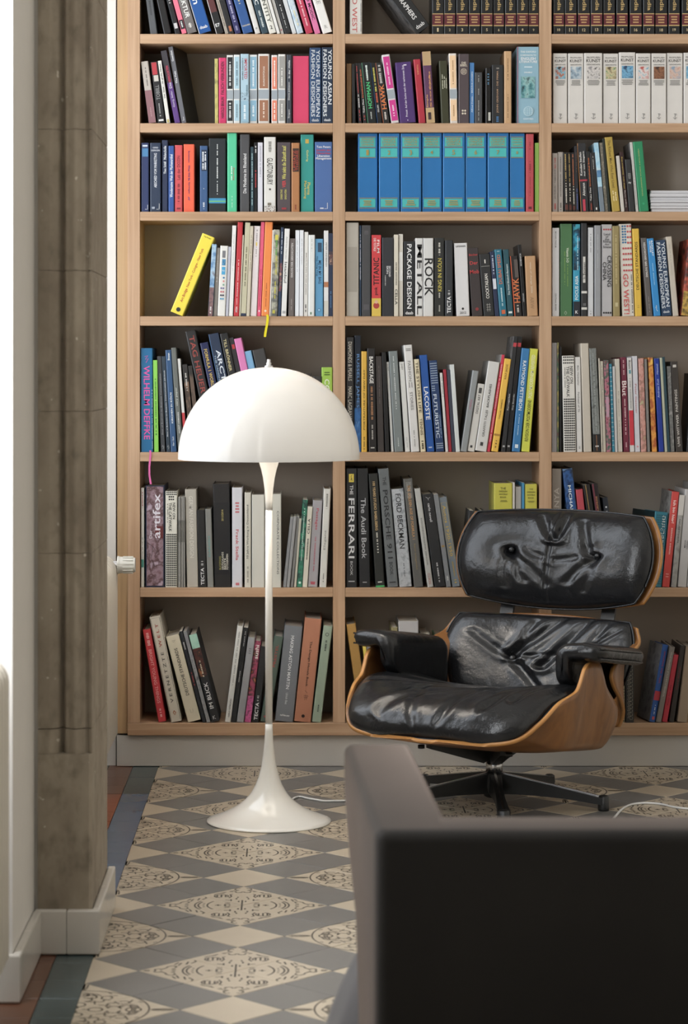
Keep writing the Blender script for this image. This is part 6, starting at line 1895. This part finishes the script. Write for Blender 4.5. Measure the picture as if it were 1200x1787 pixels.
def cushion(name, nu, nv, base, thick, puff_p, crease, parent, back=0.004, edge=0.35, dimples=(), puff_b=None):
    """closed cushion: front grid displaced along the base normal, flat back, shared rim"""
    V, Fc = [], []

    def norm(a, b):
        e = 0.01
        du = base(min(1, a + e), b) - base(max(-1, a - e), b)
        dv = base(a, min(1, b + e)) - base(a, max(-1, b - e))
        n = du.cross(dv)
        return n.normalized() if n.length > 1e-9 else Vector((0, -1, 0))
    idx = {}
    for j in range(nv + 1):
        for i in range(nu + 1):
            a, b = -1 + 2 * i / nu, -1 + 2 * j / nv
            # cosine spacing near the rim
            a = math.sin(a * math.pi / 2) * 0.5 + a * 0.5
            b = math.sin(b * math.pi / 2) * 0.5 + b * 0.5
            rim = (1 - abs(a) ** puff_p) * (1 - abs(b) ** (puff_b or puff_p))
            h = thick * (max(0.0, rim) ** edge)
            d = crease(a, b) * min(1.0, max(0.0, rim) * 2.2) if crease else 0.0
            for (da, db, r, dp) in dimples:
                e = math.hypot((a - da), (b - db) * 0.8)
                d -= dp * math.exp(-(e / r) ** 1.3)
            idx[(i, j)] = len(V)
            n = norm(a, b)
            V.append(base(a, b) + n * (h + d * (1 if rim > 0 else 0)))
    nb = len(V)
    for j in range(nv):
        for i in range(nu):
            Fc.append((idx[(i, j)], idx[(i + 1, j)], idx[(i + 1, j + 1)], idx[(i, j + 1)]))
    # back face from the rim
    for j in range(1, nv):
        for i in range(1, nu):
            a, b = -1 + 2 * i / nu, -1 + 2 * j / nv
            a = math.sin(a * math.pi / 2) * 0.5 + a * 0.5
            b = math.sin(b * math.pi / 2) * 0.5 + b * 0.5
            idx[('b', i, j)] = len(V)
            rb = (1 - abs(a) ** 6) * (1 - abs(b) ** 6)
            V.append(base(a, b) - norm(a, b) * back * rb)

    def bk(i, j):
        return idx[(i, j)] if (i in (0, nu) or j in (0, nv)) else idx[('b', i, j)]
    for j in range(nv):
        for i in range(nu):
            Fc.append((bk(i, j), bk(i, j + 1), bk(i + 1, j + 1), bk(i + 1, j)))
    return mesh_obj(name, V, Fc, M_LEA, parent, True)


def rim_tube(name, base, off, r, mat, parent, n=120, inset=1.0):
    pts = []
    for k in range(n + 1):
        t = 4 * k / n
        s, f = int(t) % 4, t - int(t)
        a, b = [(-1 + 2 * f, -1), (1, -1 + 2 * f), (1 - 2 * f, 1), (-1, 1 - 2 * f)][s]
        pts.append(base(a * inset, b * inset) + off)
    return tube(name, pts, r, mat, parent, 8)


# --- seat cushion
def squircle(a, b, k=0.5):
    """map square to rounded square"""
    return a * math.sqrt(1 - k * b * b / 2), b * math.sqrt(1 - k * a * a / 2)


CM = [(-.424, .245), (-.40, .262), (-.36, .285), (-.26, .300), (-.14, .292), (0, .272), (.12, .262)]


def seat_cush(a, b):
    y = -.152 + .272 * b
    w = spline(SW, max(-.4275, y - .004)) - .008
    ze_ = min(spline(SZE, y), .372) - .010
    if y > 0:
        ze_ = min(ze_, .30)
    zm = min(spline(CM, y), ze_ + .02)
    return Vector((a * w * (1 - .03 * smoothstep(-.05, .12, y)), y, zm + (ze_ - zm) * abs(a) ** 3.2))


seat_folds = folds([(-.95, -.35, .1, -.1, .05, -.006), (-.6, -.85, .2, -.35, .05, -.006), (-.9, .1, .0, .25, .06, -.006), (.15, -.9, .35, -.2, .05, -.006),
                    (.55, -.75, .75, -.1, .045, -.009), (.75, -.6, .9, .0, .04, -.007), (-.2, -.95, -.3, -.4, .05, -.005), (.4, .2, .9, .35, .06, -.006)])
sc = cushion('seat_cushion', 100, 90, seat_cush, 0.070, 5, seat_folds, chair, 0.035, 0.45)
rim_tube('piping', seat_cush, Vector((0, 0, 0.001)), 0.0032, M_LEA, sc, 160)


# --- back and headrest: bent panels leaning back
def panel(cy, cz, half_w, half_h, tilt, bend, corner=0.5, vb=0.0, taper=0.0, shift=0.0):
    st, ct = math.sin(tilt), math.cos(tilt)

    def f(a, b):
        a2, b2 = squircle(a, b, corner)
        x = a2 * half_w * (1 - taper * (1 - b2) / 2)
        t = b2 * half_h
        fw = bend * (x / half_w) ** 2 + vb * b2 * b2
        return Vector((x, cy + t * st - fw * ct + shift * ct, cz + t * ct + fw * st - shift * st))
    return f


TB = math.radians(22)
TH = math.radians(16)
back_p = dict(cy=.345, cz=.375, half_w=.330, half_h=.148, tilt=TB, bend=.075)
head_p = dict(cy=.470, cz=.681, half_w=.327, half_h=.156, tilt=TH, bend=.058, vb=0.012)

# back shell reaches further down with tapered lobes
LOBE = [(-1, .09), (-.6, .15), (-.3, .21), (0, .28), (.25, .33), (.42, .325), (.53, .19), (.64, .085), (1, .07)]


def bs(a, b):
    a = math.copysign(abs(a) ** 0.62, a)
    a2, b2 = squircle(a, b, 0.45)
    lobe = spline(LOBE, b2)
    hw = .346 + .012 * smoothstep(.75, .4, b2) if False else .346 + .010 * (1 - smoothstep(.4, .8, b2))
    x = a2 * hw * (1 - .06 * (1 - b2) / 2)
    t = b2 * .172
    u = abs(a2)
    fw = .075 * u ** 2 + max(0.0, lobe - .075) * u ** 9
    st, ct = math.sin(TB), math.cos(TB)
    return Vector((x, .337 + t * st - fw, .362 + t * ct))


grid_obj('back_shell', 80, 50, lambda a, b: bs(a, b), [M_WAL, M_EDGE], chair, 0.011)
hs = panel(cy=.481, cz=.683, half_w=.343, half_h=.154, tilt=TH, bend=.060, corner=0.50, vb=0.012, shift=.006)
grid_obj('headrest_shell', 60, 40, lambda a, b: hs(a, b), [M_WAL, M_EDGE], chair, 0.011)

bfun = panel(corner=0.5, taper=.10, **back_p)
hfun = panel(corner=0.54, **head_p)
back_folds = folds([(-.30, .05, .25, .95, .06, -.012), (-.28, .0, -.1, .8, .05, -.008), (.05, -.15, .55, .9, .06, -.013), (.5, .1, .8, .9, .05, -.009), (.62, .3, .95, .8, .04, -.008),
                    (-.3, .0, .3, .15, .04, -.004), (-.25, -.1, .1, -.7, .06, -.007), (-.35, 0, -.75, .5, .06, -.005)])
bc_ = cushion('back_cushion', 110, 80, bfun, 0.050, 6, back_folds, chair, 0.004, 0.45, dimples=[(-.30, .0, .10, .018), (.42, .0, .10, .018)])
head_folds = folds([(-.02, 1.0, -.06, -1.0, .022, -.010), (-.02, .35, -.20, .85, .05, -.014), (.02, .35, .12, .9, .05, -.014), (-.02, .3, .02, .8, .04, .008),
                    (.40, .05, .32, .75, .05, -.010), (-.46, .1, -.30, -.55, .06, -.008), (-.46, .05, -.05, -.6, .06, -.007), (-.46, .1, -.52, -.7, .05, -.006), (.48, .0, .2, -.55, .06, -.008),
                    (.48, 0, .40, -.7, .06, -.007), (.05, -.1, .4, .0, .06, -.004), (-.1, -.05, -.4, .15, .06, -.004)])
hc_ = cushion('headrest_cushion', 130, 80, hfun, 0.076, 5, head_folds, chair, 0.004, 0.55, dimples=[(-.46, .10, .13, .022), (.48, .04, .13, .022)], puff_b=2.3)
rim_tube('piping', hfun, Vector((0, -.004, 0.001)), 0.003, M_LEA, hc_, 160)
rim_tube('piping', bfun, Vector((0, -.004, 0.001)), 0.003, M_LEA, bc_, 160)


def button(fun, a, b, hgt, parent):
    p = fun(a, b)
    n = (fun(a + .02, b) - fun(a - .02, b)).cross(fun(a, b + .02) - fun(a, b - .02)).normalized()
    bm = bmesh.new()
    bmesh.ops.create_uvsphere(bm, u_segments=14, v_segments=10, radius=0.0105)
    q = n.to_track_quat('Z', 'Y').to_matrix().to_4x4()
    bmesh.ops.transform(bm, matrix=Matrix.Translation(p + n * hgt) @ q @ Matrix.Diagonal((1, 1, .65, 1)), verts=bm.verts)
    return bm_obj('button', bm, M_LEA, parent, True)


button(hfun, -.46, .10, .056, hc_)
button(hfun, .48, .04, .056, hc_)
button(bfun, -.30, .0, .034, bc_)
button(bfun, .42, .0, .034, bc_)

# --- armrests: L-shaped padded leather, top pad outward and flap inward
def armrest(side):
    n = 40
    y0, y1 = -.150, .215
    V, Fc = [], []
    m = 0
    for i in range(n + 1):
        t = i / n
        y = y0 + (y1 - y0) * t
        e0 = math.sqrt(max(0.0, 1 - (1 - min(1, t / .16)) ** 2)) if t < .16 else 1.0
        e1 = math.sqrt(max(0.0, 1 - (1 - min(1, (1 - t) / .10)) ** 2)) if t > .90 else 1.0
        e = max(0.02, e0 * e1)
        zt_ = .505 - .050 * t - .012 * (1 - e)
        th = .050 * (0.55 + 0.45 * e)
        fl = interp([(0, .388), (.12, .375), (.35, .31), (1, .30)], t) + .045 * (1 - e)
        xi = .252 + .02 * (1 - e)
        xo = .405 - .03 * (1 - e) - .015 * t
        xf = xi + .052 * (0.5 + .5 * e)
        # closed L section, rounded corners, counter-clockwise in (x, z)
        def rc(cx, cz, r, a0, a1, k=5):
            return [(cx + r * math.cos(math.radians(a0 + (a1 - a0) * q / k)), cz + r * math.sin(math.radians(a0 + (a1 - a0) * q / k))) for q in range(k + 1)]
        R = min(.022, th * .49)
        r2 = .016
        sec = rc(xi + .040, zt_ - .040, .040, 180, 90) + [(xi + .08, zt_ + .004)] + rc(xo - R, zt_ - R, R, 90, 0) + rc(xo - R, zt_ - th + R * .8, R * .8, 0, -90)
        sec += rc(xf + .012, zt_ - th - .012, .012, 90, 180, 3) + rc(xf - r2, fl + r2, r2, 0, -90) + rc(xi + r2, fl + r2, r2, -90, -180)
        m = len(sec)
        for (x, z) in sec:
            V.append((side * x, y, z))
    for i in range(n):
        for k in range(m):
            k2 = (k + 1) % m
            q = (i * m + k, i * m + k2, (i + 1) * m + k2, (i + 1) * m + k)
            Fc.append(q if side < 0 else tuple(reversed(q)))
    c0, c1 = tuple(range(m)), tuple(n * m + k for k in range(m))
    Fc.append(c0 if side > 0 else tuple(reversed(c0)))
    Fc.append(tuple(reversed(c1)) if side > 0 else c1)
    o = mesh_obj('armrest', V, Fc, M_LEA, chair, True)
    # seams along the outer edge of the pad
    for dz, r in ((.012, .0028), (.041, .0028)):
        tube('seam', [(side * (.4055 - .015 * t - (.022 * (abs(t - .5) * 2) ** 8)), y0 + (y1 - y0) * t, .505 - .050 * t - dz) for t in [0.04 + .92 * k / 24 for k in range(25)]], r, M_LEA, o, 6)
    return o


armrest(1)
armrest(-1)

# --- back braces between headrest and back
for s in (-1, 1):
    x = s * .17
    bx = [(x - .024, .0), (x + .024, .0)]
    P_ = [(.352, .36), (.405, .47), (.425, .53), (.470, .64), (.492, .70)]
    V, Fc = [], []
    for (y, z) in P_:
        V += [(x - .022, y + .010, z), (x + .022, y + .010, z), (x + .022, y + .022, z), (x - .022, y + .022, z)]
    for i in range(len(P_) - 1):
        for k in range(4):
            Fc.append((4 * i + k, 4 * i + (k + 1) % 4, 4 * i + 4 + (k + 1) % 4, 4 * i + 4 + k))
    Fc += [(3, 2, 1, 0), tuple(4 * (len(P_) - 1) + k for k in range(4))]
    mesh_obj('back_brace', V, Fc, M_BLK, chair)

# --- underframe and swivel base
def zshell(y):
    return spline(SZC, y) - .0125


V, Fc = [], []


def beam(pts, name='seat_bracket'):
    """pts: (x, y, z_top, z_bottom, half width) with y-direction run"""
    V, Fc = [], []
    for (x, y, zt_, zb_, hw, nx, ny) in pts:
        V += [(x - hw * nx, y - hw * ny, zb_), (x + hw * nx, y + hw * ny, zb_), (x + hw * nx, y + hw * ny, zt_), (x - hw * nx, y - hw * ny, zt_)]
    for i in range(len(pts) - 1):
        for k in range(4):
            Fc.append((4 * i + k, 4 * i + (k + 1) % 4, 4 * i + 4 + (k + 1) % 4, 4 * i + 4 + k))
    Fc += [(3, 2, 1, 0), tuple(4 * (len(pts) - 1) + k for k in range(4))]
    bm = bmesh.new()
    vs = [bm.verts.new(v) for v in V]
    for f in Fc:
        bm.faces.new([vs[i] for i in f])
    bmesh.ops.recalc_face_normals(bm, faces=bm.faces)
    return bm_obj(name, bm, M_BLK, chair)


for ang in (-125, -55, 55, 125):
    dx, dy = math.cos(math.radians(ang)), math.sin(math.radians(ang))
    L_ = .215 if dy < 0 else .10
    pts = []
    for k in range(6):
        t = k / 5
        x, y = dx * L_ * t, dy * L_ * t
        zt_ = zshell(y) + (0.004 if abs(x) < .2 else 0)
        zb_ = (.149 if k == 0 else zt_ - .012 - .045 * (1 - t) ** 1.3)
        pts.append((x, y, zt_, min(zb_, zt_ - .01), .016, -dy, dx))
    beam(pts)
lathe('swivel_hub', [(.029, .1475), (.031, .152), (.034, .160), (.038, zshell(0.0) - .001)], M_BLK, chair, 32)
lathe('column_collar', [(.0285, .1305), (.0285, .148)], M_BLK, chair, 32)
lathe('column_sleeve', [(.0245, .0955), (.0245, .1300)], M_ALU, chair, 32)
lathe('base_hub', [(.024, .022), (.030, .026), (.034, .055), (.032, .088), (.027, .0952)], M_BLK, chair, 32)
for k in range(5):
    # one leg points at the camera; angles are given in the chair's frame
    wa = math.radians(-90 + 72 * k) + CH_A
    dx, dy = math.cos(wa), math.sin(wa)
    Lg = .322
    pts = []
    for i in range(7):
        t = i / 6
        r = .02 + (Lg - .02) * t
        zt_ = .094 - .056 * t
        zb_ = .034 - .016 * t + 0.006 * math.sin(math.pi * t)
        hw = .017 - .006 * math.sin(math.pi * t) + .0015 * t
        pts.append((dx * r, dy * r, zt_, min(zb_, zt_ - .012), hw, -dy, dx))
    leg = beam(pts, 'base_leg')
    strip = []
    V, Fc = [], []
    for i in range(7):
        t = i / 6
        r = .02 + (Lg - .02) * t
        zt_ = .0945 - .056 * t
        hw = .0035
        V += [(dx * r + dy * hw, dy * r - dx * hw, zt_), (dx * r - dy * hw, dy * r + dx * hw, zt_), (dx * r - dy * hw, dy * r + dx * hw, zt_ + .0022), (dx * r + dy * hw, dy * r - dx * hw, zt_ + .0022)]
    for i in range(6):
        for q in range(4):
            Fc.append((4 * i + q, 4 * i + (q + 1) % 4, 4 * i + 4 + (q + 1) % 4, 4 * i + 4 + q))
    Fc += [(3, 2, 1, 0), (24, 25, 26, 27)]
    mesh_obj('polished_rib', V, Fc, M_ALU, leg)
    lathe('glide', [(.016, .0005), (.0165, .006), (.016, .040), (.010, .044)], M_BLK, leg, 20, center=(dx * Lg, dy * Lg, 0))
for (bx0, by0) in ((.14, -.19), (-.14, -.19), (.12, .07), (-.12, .07)):
    lathe('rubber_mount', [(.010, zshell(by0) - .010), (.010, zshell(by0) + .0)], M_BLK, chair, 16, center=(bx0, by0, 0))
# ---------------------------------------------------------------- sofa in the foreground (seen from behind)
def velvet():
    m = bpy.data.materials.new('taupe_velvet')
    nt, N, L, P = nodes_of(m)
    P.inputs['Roughness'].default_value = 0.85
    P.inputs['Sheen Weight'].default_value = 0.24
    P.inputs['Sheen Roughness'].default_value = 0.35
    P.inputs['Sheen Tint'].default_value = (0.85, 0.66, 0.56, 1)
    P.inputs['Specular IOR Level'].default_value = 0.15
    tc = N.new('ShaderNodeTexCoord')
    n1 = N.new('ShaderNodeTexNoise')
    n1.inputs['Scale'].default_value = 5
    n1.inputs['Detail'].default_value = 3
    L.new(tc.outputs['Object'], n1.inputs['Vector'])
    rp = N.new('ShaderNodeValToRGB')
    e = rp.color_ramp.elements
    e[0].position, e[0].color = 0.3, hexc('171513')
    e[1].position, e[1].color = 0.7, hexc('1d1b18')
    L.new(n1.outputs['Fac'], rp.inputs[0])
    L.new(rp.outputs[0], P.inputs['Base Color'])
    return m


M_VEL = velvet()
M_GREYF = plain('grey_loose_fabric', hexc('3a3737'), 0.85, 0.1, 14, sheen=0.3)
SZ = 0.609
sofa = tag(empty('sofa', (0.117, 3.40, 0)), 'dark taupe velvet sofa seen from behind in the foreground', 'sofa')


def sf(name, lo, hi, bevel, mat=M_VEL, seg=4):
    return box(name, (lo[0] - .117, lo[1] - 3.40, lo[2]), (hi[0] - .117, hi[1] - 3.40, hi[2]), mat, sofa, bevel, seg, True)


sf('back', (.117, 3.40, .09), (2.10, 3.525, SZ), .018)
# arm: plan runs away from the camera, its front end undercut
V = []
prof = [(3.406, .09), (3.406, SZ + .0004), (4.20, SZ + .0004), (4.185, .52), (4.05, .44), (3.86, .37), (3.80, .25), (3.78, .09)]
bm = bmesh.new()
xa, xb = 0.0, 0.0


def arm_x(y, outer):
    t = (y - 3.40) / 0.8
    return (-0.0005 - 0.028 * t if outer else 0.113 - 0.024 * t)


A = [bm.verts.new((arm_x(y, True), y - 3.40, z)) for y, z in prof]
B = [bm.verts.new((arm_x(y, False), y - 3.40, z)) for y, z in prof]
n = len(prof)
bm.faces.new(A)
bm.faces.new(list(reversed(B)))
for i in range(n):
    bm.faces.new((A[(i + 1) % n], A[i], B[i], B[(i + 1) % n]))
bmesh.ops.recalc_face_normals(bm, faces=bm.faces)
bmesh.ops.bevel(bm, geom=list(bm.edges), offset=.016, segments=4, profile=0.5, affect='EDGES')
bm_obj('armrest', bm, M_VEL, sofa, True)
sf('seat_base', (.235, 3.527, .10), (2.10, 4.16, .29), .02)
sf('seat_cushion', (.235, 3.529, .292), (1.15, 4.18, .44), .035)
sf('seat_cushion', (1.153, 3.529, .292), (2.10, 4.18, .44), .035)
for (x, y) in ((.18, 3.45), (.30, 4.10), (2.0, 3.45), (2.0, 4.10)):
    lathe('foot', [(.018, .0005), (.022, .088 if y < 4 else .099)], M_BLK, sofa, 16, center=(x - .117, y - 3.40, 0))
# loose fabric bulging out of the seat end below the arm
V, Fc = [], []
nu, nv = 36, 20
for j in range(nv + 1):
    t = j / nv
    z = .345 * (1 - t) + .004 * t
    grow = 0.35 + 0.65 * math.sin(min(1.0, t * 1.15 + .08) * math.pi / 2)
    for i in range(nu):
        a = 2 * math.pi * i / nu
        fold = 1 + .035 * math.sin(5 * a + 1.0) * t + .02 * math.sin(9 * a)
        V.append((.225 - .117 + .190 * grow * fold * math.cos(a) * .95, 4.02 - 3.40 + .20 * grow * fold * math.sin(a), z))
for j in range(nv):
    for i in range(nu):
        i2 = (i + 1) % nu
        Fc.append((j * nu + i2, j * nu + i, (j + 1) * nu + i, (j + 1) * nu + i2))
Fc.append(tuple(range(nu)))
Fc.append(tuple(reversed([nv * nu + i for i in range(nu)])))
lf = mesh_obj('loose_cover', V, Fc, M_GREYF, sofa, True)
lf['label'] = 'grey loose fabric bulging below the armrest'
